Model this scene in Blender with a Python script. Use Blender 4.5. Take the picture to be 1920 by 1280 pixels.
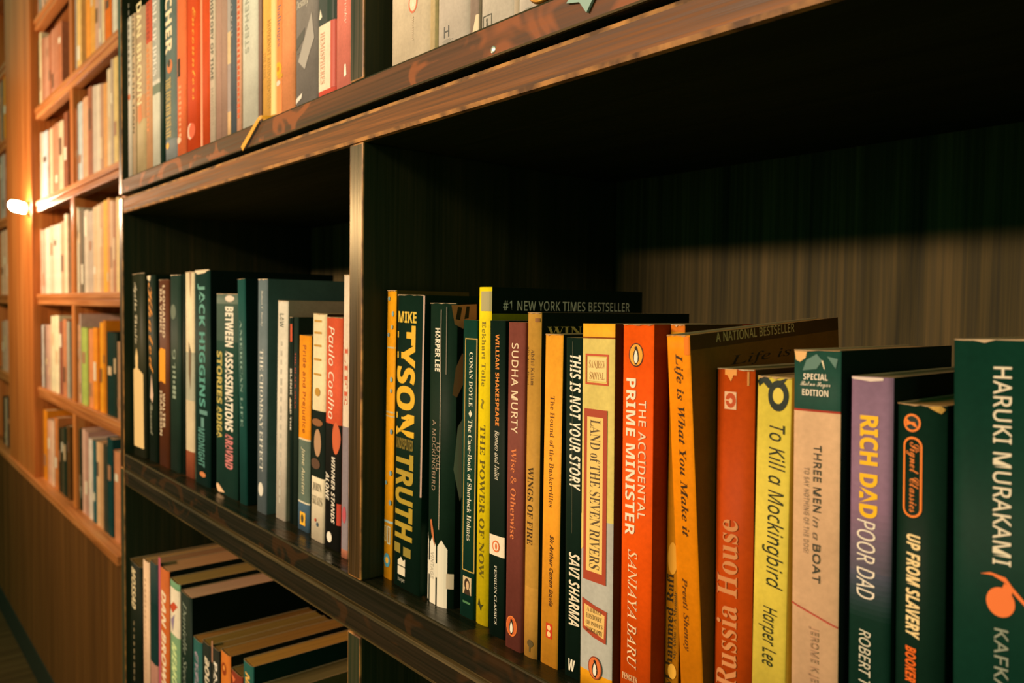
import bpy, bmesh, math, os, random
from mathutils import Vector, Matrix

scene = bpy.context.scene
COL = scene.collection
for o in list(bpy.data.objects):
    bpy.data.objects.remove(o)
random.seed(7)
EYE = 1.35            # eye height; the near bookcases stand with their fronts on y = 0, x runs to the right along them

# ---------------------------------------------------------------- camera
cam_d = bpy.data.cameras.new('camera')
cam = bpy.data.objects.new('camera', cam_d)
COL.objects.link(cam)
YAW, PITCH, ROLL = 0.8713, 0.0418, 0.0133
cam.location = (0, -0.27165, EYE)
fw = Vector((-math.sin(YAW)*math.cos(PITCH), math.cos(YAW)*math.cos(PITCH), -math.sin(PITCH)))
rt = Vector((math.cos(YAW), math.sin(YAW), 0))
up = rt.cross(fw)
r2 = rt*math.cos(ROLL) + up*math.sin(ROLL)
u2 = up*math.cos(ROLL) - rt*math.sin(ROLL)
cam.rotation_euler = Matrix((r2, u2, -fw)).transposed().to_euler()
cam_d.sensor_width = 36.0
cam_d.lens = 36.0*1500/1920
cam_d.clip_start = 0.01
cam_d.dof.use_dof = True
cam_d.dof.focus_distance = 0.43
cam_d.dof.aperture_fstop = 13.0
scene.camera = cam

# ---------------------------------------------------------------- world, lights, exposure
world = bpy.data.worlds.new('World')
scene.world = world
world.use_nodes = True
world.node_tree.nodes['Background'].inputs[0].default_value = (0.09, 0.74, 0.42, 1)
world.node_tree.nodes['Background'].inputs[1].default_value = 0.38

def area(name, loc, target, sx, sy, power, color):
    d = bpy.data.lights.new(name, 'AREA')
    d.shape = 'RECTANGLE'; d.size = sx; d.size_y = sy; d.energy = power; d.color = color
    o = bpy.data.objects.new(name, d); COL.objects.link(o)
    o.location = loc
    o.rotation_euler = (Vector(target)-Vector(loc)).to_track_quat('-Z', 'Y').to_euler()
    return o
area('pendant_and_fill_light', (-1.00, -1.85, EYE+0.62), (-0.4, 0, EYE), 1.1, 0.10, 60.0, (1.0, 0.66, 0.45))
area('pendant_and_fill_light', (-3.45, -1.60, EYE+0.40), (-0.5, 0, EYE), 0.35, 0.16, 12.0, (1.0, 0.62, 0.24))
area('pendant_and_fill_light', (1.5, -1.5, EYE+0.75), (-0.5, 0.05, EYE), 0.4, 0.3, 8.0, (1.0, 0.70, 0.40))  # unseen fill added on the right to lift the dark covers
area('far_shelf_fill_light', (-3.0, -0.45, EYE+0.33), (-2.95, 0.25, EYE+0.30), 0.25, 0.10, 13.0, (1.0, 0.68, 0.46))  # unseen fill added out from the wall to brighten the far shelves

vs = scene.view_settings
vs.view_transform = 'Standard'; vs.look = 'None'; vs.gamma = 1.0; vs.exposure = 0.0
vs.use_curve_mapping = False
scene.display_settings.display_device = 'sRGB'

# ---------------------------------------------------------------- materials
def lin(hx):
    c = [int(hx[i:i+2], 16)/255 for i in (0, 2, 4)]
    return tuple(v/12.92 if v <= 0.04045 else ((v+0.055)/1.055)**2.4 for v in c) + (1.0,)
MATS = {}
def new_mat(name):
    m = bpy.data.materials.new(name); m.use_nodes = True
    nt = m.node_tree; b = nt.nodes['Principled BSDF']
    return m, nt, b
def ink(hx):
    """printed lettering"""
    k = 'ink_'+hx
    if k not in MATS:
        m, nt, b = new_mat(k)
        b.inputs['Base Color'].default_value = lin(hx); b.inputs['Roughness'].default_value = 0.5
        b.inputs['Specular IOR Level'].default_value = 0.3
        MATS[k] = m
    return MATS[k]
def card(hx):
    """laminated paper cover with faint scuffs"""
    k = 'card_'+hx
    if k not in MATS:
        m, nt, b = new_mat(k)
        N = nt.nodes; L = nt.links
        tc = N.new('ShaderNodeTexCoord')
        n1 = N.new('ShaderNodeTexNoise'); n1.inputs['Scale'].default_value = 45; n1.inputs['Detail'].default_value = 6
        n2 = N.new('ShaderNodeTexNoise'); n2.inputs['Scale'].default_value = 420; n2.inputs['Detail'].default_value = 3
        L.new(tc.outputs['Object'], n1.inputs['Vector']); L.new(tc.outputs['Object'], n2.inputs['Vector'])
        r = N.new('ShaderNodeMapRange'); r.inputs[1].default_value = 0.3; r.inputs[2].default_value = 0.75
        r.inputs[3].default_value = 0.86; r.inputs[4].default_value = 1.08
        L.new(n1.outputs['Fac'], r.inputs[0])
        r2_ = N.new('ShaderNodeMapRange'); r2_.inputs[1].default_value = 0.3; r2_.inputs[2].default_value = 0.7
        r2_.inputs[3].default_value = 0.93; r2_.inputs[4].default_value = 1.05
        L.new(n2.outputs['Fac'], r2_.inputs[0])
        mu = N.new('ShaderNodeMath'); mu.operation = 'MULTIPLY'
        L.new(r.outputs[0], mu.inputs[0]); L.new(r2_.outputs[0], mu.inputs[1])
        mx = N.new('ShaderNodeVectorMath'); mx.operation = 'SCALE'
        mx.inputs[0].default_value = lin(hx)[:3]
        L.new(mu.outputs[0], mx.inputs['Scale'])
        L.new(mx.outputs[0], b.inputs['Base Color'])
        b.inputs['Roughness'].default_value = 0.55
        b.inputs['Specular IOR Level'].default_value = 0.07
        MATS[k] = m
    return MATS[k]
def paper(hx):
    """edges of the leaves: fine lines along the book's depth"""
    k = 'paper_'+hx
    if k not in MATS:
        m, nt, b = new_mat(k)
        N = nt.nodes; L = nt.links
        tc = N.new('ShaderNodeTexCoord')
        mp = N.new('ShaderNodeMapping'); mp.inputs['Scale'].default_value = (2600, 9, 9)
        L.new(tc.outputs['Object'], mp.inputs['Vector'])
        n = N.new('ShaderNodeTexNoise'); n.inputs['Scale'].default_value = 1; n.inputs['Detail'].default_value = 2
        L.new(mp.outputs[0], n.inputs['Vector'])
        cr = N.new('ShaderNodeValToRGB')
        c = lin(hx)
        cr.color_ramp.elements[0].position = 0.3; cr.color_ramp.elements[0].color = tuple(v*0.62 for v in c[:3])+(1,)
        cr.color_ramp.elements[1].position = 0.7; cr.color_ramp.elements[1].color = tuple(min(1, v*1.1) for v in c[:3])+(1,)
        L.new(n.outputs['Fac'], cr.inputs[0]); L.new(cr.outputs[0], b.inputs['Base Color'])
        b.inputs['Roughness'].default_value = 0.9
        b.inputs['Specular IOR Level'].default_value = 0.1
        MATS[k] = m
    return MATS[k]
def wood(name, axis, dark, mid, light, rough=0.38, coat=0.0, grain=1.0, knots=0.0, knot_col='b0602a', spec=0.25):
    """stained pine, grain running along one axis"""
    if name in MATS:
        return MATS[name]
    m, nt, b = new_mat(name)
    N = nt.nodes; L = nt.links
    tc = N.new('ShaderNodeTexCoord')
    mp = N.new('ShaderNodeMapping')
    sc = [62*grain]*3; sc['xyz'.index(axis)] = 2.2*grain
    mp.inputs['Scale'].default_value = sc
    L.new(tc.outputs['Object'], mp.inputs['Vector'])
    n1 = N.new('ShaderNodeTexNoise'); n1.inputs['Scale'].default_value = 1; n1.inputs['Detail'].default_value = 5; n1.inputs['Distortion'].default_value = 0.9
    L.new(mp.outputs[0], n1.inputs['Vector'])
    mp2 = N.new('ShaderNodeMapping')
    sc2 = [520*grain]*3; sc2['xyz'.index(axis)] = 7*grain
    mp2.inputs['Scale'].default_value = sc2
    L.new(tc.outputs['Object'], mp2.inputs['Vector'])
    n2 = N.new('ShaderNodeTexNoise'); n2.inputs['Scale'].default_value = 1; n2.inputs['Detail'].default_value = 4
    L.new(mp2.outputs[0], n2.inputs['Vector'])
    mixv = N.new('ShaderNodeMix'); mixv.data_type = 'FLOAT'
    mixv.inputs[0].default_value = 0.42
    L.new(n1.outputs['Fac'], mixv.inputs[2]); L.new(n2.outputs['Fac'], mixv.inputs[3])
    cr = N.new('ShaderNodeValToRGB')
    e = cr.color_ramp.elements
    e[0].position = 0.34; e[0].color = lin(dark)
    e[1].position = 0.68; e[1].color = lin(light)
    em = e.new(0.5); em.color = lin(mid)
    L.new(mixv.outputs[0], cr.inputs[0])
    out = cr.outputs[0]
    if knots:
        mp3 = N.new('ShaderNodeMapping')
        sc3 = [26.0]*3; sc3['xyz'.index(axis)] = 16.0
        mp3.inputs['Scale'].default_value = sc3
        L.new(tc.outputs['Object'], mp3.inputs['Vector'])
        n3 = N.new('ShaderNodeTexNoise'); n3.inputs['Scale'].default_value = 1; n3.inputs['Detail'].default_value = 2; n3.inputs['Distortion'].default_value = 1.6
        L.new(mp3.outputs[0], n3.inputs['Vector'])
        r = N.new('ShaderNodeMapRange'); r.inputs[1].default_value = 0.57; r.inputs[2].default_value = 0.63
        r.inputs[3].default_value = 0; r.inputs[4].default_value = knots
        L.new(n3.outputs['Fac'], r.inputs[0])
        mc = N.new('ShaderNodeMix'); mc.data_type = 'RGBA'
        L.new(r.outputs[0], mc.inputs[0]); L.new(out, mc.inputs[6]); mc.inputs[7].default_value = lin(knot_col)
        out = mc.outputs[2]
    L.new(out, b.inputs['Base Color'])
    rr = N.new('ShaderNodeMapRange'); rr.inputs[1].default_value = 0.3; rr.inputs[2].default_value = 0.7
    rr.inputs[3].default_value = rough-0.08; rr.inputs[4].default_value = rough+0.14
    L.new(n2.outputs['Fac'], rr.inputs[0]); L.new(rr.outputs[0], b.inputs['Roughness'])
    bp = N.new('ShaderNodeBump'); bp.inputs['Strength'].default_value = 0.22; bp.inputs['Distance'].default_value = 0.0006
    L.new(n2.outputs['Fac'], bp.inputs['Height']); L.new(bp.outputs[0], b.inputs['Normal'])
    b.inputs['Specular IOR Level'].default_value = spec
    b.inputs['Coat Weight'].default_value = coat; b.inputs['Coat Roughness'].default_value = 0.22
    MATS[name] = m
    return m
def worn():
    """chipped board edge: bare wood showing through the stain"""
    if 'worn_edge' in MATS:
        return MATS['worn_edge']
    m, nt, b = new_mat('worn_edge')
    N = nt.nodes; L = nt.links
    tc = N.new('ShaderNodeTexCoord')
    n = N.new('ShaderNodeTexNoise'); n.inputs['Scale'].default_value = 60; n.inputs['Detail'].default_value = 5
    L.new(tc.outputs['Object'], n.inputs['Vector'])
    cr = N.new('ShaderNodeValToRGB'); e = cr.color_ramp.elements
    e[0].position = 0.36; e[0].color = lin('5a3818'); e[1].position = 0.62; e[1].color = lin('b8803f')
    L.new(n.outputs['Fac'], cr.inputs[0]); L.new(cr.outputs[0], b.inputs['Base Color'])
    b.inputs['Roughness'].default_value = 0.5
    MATS['worn_edge'] = m
    return m
def plain(name, hx, rough=0.6, metal=0.0):
    if name not in MATS:
        m, nt, b = new_mat(name)
        b.inputs['Base Color'].default_value = lin(hx); b.inputs['Roughness'].default_value = rough; b.inputs['Metallic'].default_value = metal
        MATS[name] = m
    return MATS[name]
def glow(name, rgb, strength):
    m, nt, b = new_mat(name)
    b.inputs['Base Color'].default_value = (0.9, 0.85, 0.75, 1)
    b.inputs['Emission Color'].default_value = rgb + (1,); b.inputs['Emission Strength'].default_value = strength
    return m

# ---------------------------------------------------------------- building helpers
def thing(name, label, cat, loc=(0, 0, 0), group=None):
    o = bpy.data.objects.new(name, None); COL.objects.link(o)
    o.empty_display_size = 0.02
    o.location = loc; o['label'] = label; o['category'] = cat
    if group: o['group'] = group
    return o
def link_mesh(name, me, mats, parent=None, loc=None):
    o = bpy.data.objects.new(name, me); COL.objects.link(o)
    for m in mats: me.materials.append(m)
    if parent: o.parent = parent
    if loc: o.location = loc
    return o
def board(name, x0, x1, y0, y1, z0, z1, mats, parent, bev=0.0022, off=(0, 0, 0)):
    """a plank with chamfered, worn edges; world coordinates minus the parent's origin"""
    bm = bmesh.new()
    bmesh.ops.create_cube(bm, size=1.0)
    for v in bm.verts:
        v.co = Vector(((x0+x1)/2+v.co.x*(x1-x0)-off[0], (y0+y1)/2+v.co.y*(y1-y0)-off[1], (z0+z1)/2+v.co.z*(z1-z0)-off[2]))
    if bev:
        r = bmesh.ops.bevel(bm, geom=list(bm.edges), offset=bev, segments=2, affect='EDGES', profile=0.6)
        if len(mats) > 1:
            yf = (y0-off[1])+max(0.006, bev*2)
            for f in r['faces']:
                if f.calc_center_median().y < yf: f.material_index = 1      # only the front edges are rubbed bare
    if len(mats) > 2:      # front face keeps its own tone; shade is put into the inner colour
        bm.normal_update()
        for f in bm.faces:
            if f.normal.y < -0.98 and f.material_index == 0: f.material_index = 2
    me = bpy.data.meshes.new(name); bm.to_mesh(me); bm.free()
    return link_mesh(name, me, mats, parent)
def structure(o):
    o['kind'] = 'structure'
    return o

# ---------------------------------------------------------------- lettering
FONT = None
try:
    FONT = bpy.data.fonts.load(os.path.join(bpy.utils.resource_path('LOCAL'), 'datafiles', 'fonts', 'NotoSansMath-Regular.woff2'))
except Exception:
    FONT = None
BASE = {'RB': (0x1D400, 0x1D41A), 'RI': (0x1D434, 0x1D44E), 'RBI': (0x1D468, 0x1D482), 'CB': (0x1D4D0, 0x1D4EA),
        'NB': (0x1D5D4, 0x1D5EE), 'NI': (0x1D608, 0x1D622), 'NBI': (0x1D63C, 0x1D656)}
ALIAS = {'R': ('RB', -0.003), 'SB': ('NB', 0.008), 'XB': ('NB', 0.013), 'XBI': ('NBI', 0.01), 'SBI': ('NBI', 0.0), 'S': ('N', 0.0), 'N': ('N', 0.006)}
def styled(s, st):
    if FONT is None or st not in BASE:
        return s
    A, a = BASE[st]; r = ''
    for c in s:
        if 'A' <= c <= 'Z': r += chr(A+ord(c)-65)
        elif 'a' <= c <= 'z':
            r += '\u210e' if (st == 'RI' and c == 'h') else chr(a+ord(c)-97)
        else: r += c
    return r
TXT = {}
def text_mesh(s, st):
    """lettering as triangles in the unit square: list of (u, v) and faces"""
    k = (s, st)
    if k in TXT: return TXT[k]
    base, off = ALIAS.get(st, (st, 0.0))
    cu = bpy.data.curves.new('lettering', 'FONT')
    cu.body = styled(s, base)
    if FONT: cu.font = FONT
    cu.offset = off; cu.resolution_u = 3
    if base == 'N': cu.space_character = 1.05
    ob = bpy.data.objects.new('lettering', cu); COL.objects.link(ob)
    bpy.context.view_layer.update()
    dg = bpy.context.evaluated_depsgraph_get()
    me = bpy.data.meshes.new_from_object(ob.evaluated_get(dg))
    vs_ = [v.co.copy() for v in me.vertices]; fs = [tuple(p.vertices) for p in me.polygons]
    bpy.data.objects.remove(ob); bpy.data.meshes.remove(me); bpy.data.curves.remove(cu)
    if not vs_:
        TXT[k] = ([], []); return TXT[k]
    xa = min(v.x for v in vs_); xb = max(v.x for v in vs_); ya = min(v.y for v in vs_); yb = max(v.y for v in vs_)
    TXT[k] = ([((v.x-xa)/(xb-xa or 1), (v.y-ya)/(yb-ya or 1)) for v in vs_], fs)
    return TXT[k]

# ---------------------------------------------------------------- books
def spine_profile(w, rd):
    """half-rounded spine: list of (x, y) from left hinge to right hinge and a function y(x)"""
    b = rd*min(w, 0.03)*0.5
    def y(x):
        u = abs(2*x/w-1)
        return b*u**(3.0 if rd > 0.2 else 8.0)
    n = 14
    pts = [(w*(0.5-0.5*math.cos(math.pi*i/n)), 0) for i in range(n+1)]
    return [(x, y(x)) for x, _ in pts], y
def make_cover(w, h, d, rd, bands, c, f, fb):
    prof, yf = spine_profile(w, rd)
    t = min(0.0005, w*0.06)
    outer = [(0, d)] + prof + [(w, d)]
    inner = [(t, d)] + [(min(max(x, t), w-t), y+t) for x, y in prof] + [(w-t, d)]
    mats = []; idx = {}
    def mi(hx):
        if hx not in idx: idx[hx] = len(mats); mats.append(card(hx))
        return idx[hx]
    bands = [(max(0.0, a), b_) for a, b_ in bands] or [(0.0, c)]
    if bands[0][0] > 0: bands = [(0.0, c)] + bands
    fb = fb or [(0.0, f)]
    cuts = sorted({0.0, 1.0} | {a for a, _ in bands if a < 1} | {a for a, _ in fb if a < 1})
    def at(bs, tm):
        r = bs[0][1]
        for a, col in bs:
            if a <= tm+1e-6: r = col
        return r
    bm = bmesh.new()
    rows_o = [[bm.verts.new((x, y, h*(1-q))) for x, y in outer] for q in cuts]
    rows_i = [[bm.verts.new((x, y, h*(1-q))) for x, y in inner] for q in (0.0, 1.0)]
    n = len(outer)
    for k in range(len(cuts)-1):
        tm = (cuts[k]+cuts[k+1])/2
        for i in range(n-1):
            fc = bm.faces.new((rows_o[k][i], rows_o[k+1][i], rows_o[k+1][i+1], rows_o[k][i+1]))
            if i == 0: fc.material_index = mi(c)
            elif i == n-2: fc.material_index = mi(at(fb, tm))
            else:
                fc.material_index = mi(at(bands, tm)); fc.smooth = True
    for i in range(n-1):
        fc = bm.faces.new((rows_i[0][i], rows_i[0][i+1], rows_i[1][i+1], rows_i[1][i])); fc.material_index = mi('c8b08c')
        fc = bm.faces.new((rows_o[0][i], rows_o[0][i+1], rows_i[0][i+1], rows_i[0][i])); fc.material_index = mi('b89468')
        fc = bm.faces.new((rows_o[-1][i], rows_i[1][i], rows_i[1][i+1], rows_o[-1][i+1])); fc.material_index = mi('b89468')
    for i in (0, n-1):
        col = [r[i] for r in rows_o]
        for k in range(len(cuts)-1):
            pass
        fc = bm.faces.new(col + [rows_i[1][i], rows_i[0][i]]); fc.material_index = mi(c)
    me = bpy.data.meshes.new('cover'); bm.to_mesh(me); bm.free()
    return me, mats, yf, t
def slice_cols(pts, faces, step=0.08):
    """cut flat shapes into narrow columns so that they can follow a rounded spine"""
    bm = bmesh.new()
    vv = [bm.verts.new((a, q, 0)) for a, q in pts]
    for f in faces:
        try: bm.faces.new([vv[i] for i in f])
        except ValueError: pass
    k = step
    while k < 1:
        bmesh.ops.bisect_plane(bm, geom=bm.verts[:]+bm.edges[:]+bm.faces[:], plane_co=(k, 0, 0), plane_no=(1, 0, 0), dist=1e-6)
        k += step
    bm.verts.index_update()
    r = ([(v.co.x, v.co.y) for v in bm.verts], [tuple(v.index for v in f.verts) for f in bm.faces])
    bm.free()
    return r
class Prints:
    """flat printed shapes on one book, one mesh per kind of print"""
    def __init__(s): s.d = {}
    def add(s, part, hx, verts, faces):
        key = (part, len(s.d)) if part == 'worn_patch' else (part, 0)
        V, F, M, cols = s.d.setdefault(key, ([], [], [], []))
        if hx not in cols: cols.append(hx)
        n = len(V); V += verts
        for f in faces: F.append(tuple(i+n for i in f)); M.append(cols.index(hx))
    def build(s, parent):
        for (part, _), (V, F, M, cols) in s.d.items():
            me = bpy.data.meshes.new(part); me.from_pydata(V, [], F)
            for p, m in zip(me.polygons, M): p.material_index = m
            link_mesh(part, me, [ink(c) for c in cols], parent)
def book(row, group, cat='book', name='paperback'):
    key, label, x, y, z, w, h, d, lean, pitch, yaw, c, f, pg, rd, bands, prn, fb, ft = row
    root = thing(key, label, cat, (x, y, z + (w*math.sin(lean) if lean > 0 else 0)), group)
    root.rotation_euler = (pitch, lean, yaw)
    me, mats, yf, t = make_cover(w, h, d, rd, bands, c, f, fb)
    cov = link_mesh('cover', me, mats, root)
    bm = bmesh.new(); bmesh.ops.create_cube(bm, size=1.0)
    b = max(yf(0.0), yf(w))
    for v in bm.verts:
        v.co = Vector((w/2+v.co.x*(w-2*t-0.0002), (b+t+0.0003+d-0.0006)/2+v.co.y*(d-0.0006-b-t-0.0003), h/2+v.co.z*(h-0.0014)))
    me = bpy.data.meshes.new('page_block'); bm.to_mesh(me); bm.free()
    link_mesh('page_block', me, [paper(pg)], root)
    P = Prints()
    lay = [0]
    def S(fx, tt):
        X = fx*w
        return (X, yf(min(max(X, 0), w)) - 0.00012 - 0.000035*lay[0], h*(1-tt))
    def quadstrip(part, hx, a0, t0, a1, t1, n=6):
        n = max(1, n if rd > 0.05 else 1)
        V = []; F = []
        for i in range(n+1):
            fx = a0+(a1-a0)*i/n
            V += [S(fx, t0), S(fx, t1)]
            if i: F.append((2*i-2, 2*i-1, 2*i+1, 2*i))
        P.add(part, hx, V, F)
    def fan(part, hx, pts):
        if rd <= 0.05:
            P.add(part, hx, [S(a, q) for a, q in pts], [tuple(range(len(pts)))]); return
        V, F = slice_cols([(a, q) for a, q in pts], [tuple(range(len(pts)))])
        P.add(part, hx, [S(a, q) for a, q in V], F)
    def ell(part, hx, xc, tc, rx, rt_, n=22):
        fan(part, hx, [(xc+rx*math.cos(2*math.pi*i/n), tc+rt_*math.sin(2*math.pi*i/n)) for i in range(n)])
    for p in prn:
        lay[0] += 1
        k = p[0]
        if k == 't':
            _, s_, st, hx, a0, a1, t0, t1, dr, part = p
            uv, F = text_mesh(s_, st)
            V = []
            for u, v in uv:
                if dr == 'd': V.append((a0+v*(a1-a0), t0+u*(t1-t0)))
                elif dr == 'u': V.append((a1-v*(a1-a0), t1-u*(t1-t0)))
                else: V.append((a0+u*(a1-a0), t1-v*(t1-t0)))
            if rd > 0.2: V, F = slice_cols(V, F, 0.1)
            P.add(part, hx, [S(a, q) for a, q in V], F)
        elif k == 'p':
            pts = p[2]
            xs = sorted({a for a, _ in pts}); ts = sorted({q for _, q in pts})
            if len(pts) == 4 and len(xs) == 2 and len(ts) == 2: quadstrip(p[3], p[1], xs[0], ts[0], xs[1], ts[1])
            else: fan(p[3], p[1], pts)
        elif k == 'e':
            ell(p[6], p[1], p[2], p[3], p[4], p[5])
        elif k == 'g':
            _, xc, t0, t1, ring, bg, part = p
            ht = t1-t0; tc = (t0+t1)/2; rx = ht*h/w*0.40
            ell(part, ring, xc, tc, rx, ht/2); lay[0] += 1
            ell(part, bg, xc, tc, rx*0.88, ht*0.45); lay[0] += 1
            B_ = [(0, -.36), (.12, -.33), (.17, -.26), (.27, -.1), (.33, .1), (.3, .24), (.2, .3), (.12, .4), (-.12, .4), (-.2, .3), (-.3, .2), (-.34, .06), (-.26, -.1), (-.12, -.24), (-.22, -.28), (-.08, -.34)]
            fan(part, '241c14', [(xc+a*rx*1.25, tc+q*ht) for a, q in B_]); lay[0] += 1
            Wh = [(-.02, -.2), (.12, -.12), (.2, .06), (.18, .24), (.06, .33), (-.1, .33), (-.2, .22), (-.2, .04), (-.12, -.12)]
            fan(part, 'ece4d4', [(xc+a*rx*1.25, tc+q*ht) for a, q in Wh])
        elif k in ('o', 'r'):
            _, hx, a0, a1, t0, t1, lw, part = p
            lt = lw*w/h
            if k == 'o':
                quadstrip(part, hx, a0, t0, a1, t0+lt); quadstrip(part, hx, a0, t1-lt, a1, t1)
                quadstrip(part, hx, a0, t0+lt, a0+lw, t1-lt, 1); quadstrip(part, hx, a1-lw, t0+lt, a1, t1-lt, 1)
            else:
                rx = (a1-a0)/2; rt_ = rx*w/h; xc = (a0+a1)/2
                o_ = []; i_ = []
                for j in range(25):
                    a = math.pi+math.pi*j/24
                    o_.append((xc+rx*math.cos(a), t0+rt_+rt_*math.sin(a))); i_.append((xc+(rx-lw)*math.cos(a), t0+rt_+(rt_-lt)*math.sin(a)))
                for j in range(25):
                    a = math.pi*j/24
                    o_.append((xc+rx*math.cos(a), t1-rt_+rt_*math.sin(a))); i_.append((xc+(rx-lw)*math.cos(a), t1-rt_+(rt_-lt)*math.sin(a)))
                n = len(o_)
                P.add(part, hx, [S(*q) for q in o_]+[S(*q) for q in i_], [(j, (j+1) % n, n+(j+1) % n, n+j) for j in range(n)])
        elif k == 'd':
            _, hx, a0, a1, t0, t1, n, part = p
            rnd = random.Random(len(label)*31+n)
            st_ = (t1-t0)/n
            for j in range(n):
                q0 = t0+st_*j; q1 = q0+st_*rnd.uniform(0.45, 0.75)
                e = (a1-a0)*rnd.uniform(0, 0.3)
                quadstrip(part, hx, a0+e*0.5, q0, a1-e, q1, 1)
    for k, e in enumerate(ft):
        if e[0] == 'poly':
            P.add('cover_picture', e[1], [(w+0.0001+0.00004*k, a, h*(1-q)) for a, q in e[2]], [tuple(range(len(e[2])))])
            continue
        s_, st, hx, y0, y1, t0, t1 = e
        uv, F = text_mesh(s_, st)
        P.add('cover_title', hx, [(w+0.00015, y0+u*(y1-y0), h*(1-(t1-v*(t1-t0)))) for u, v in uv], F)
    rw = random.Random(label)
    if group.endswith('middle shelf') and rw.random() < 0.75:      # rubbed, torn top edge of the spine
        n = 9; tj = [rw.uniform(0.0005, 0.0035 if rw.random() < 0.85 else 0.007) for _ in range(n+1)]
        lay[0] += 1
        fan('edge_wear', rw.choice(['c0a480', 'b08c60', 'd0b894']), [(i/n*0.98+0.01, 0.0002) for i in range(n+1)]+[((n-i)/n*0.98+0.01, tj[i]) for i in range(n+1)])
    P.build(cov)
    return root
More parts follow.
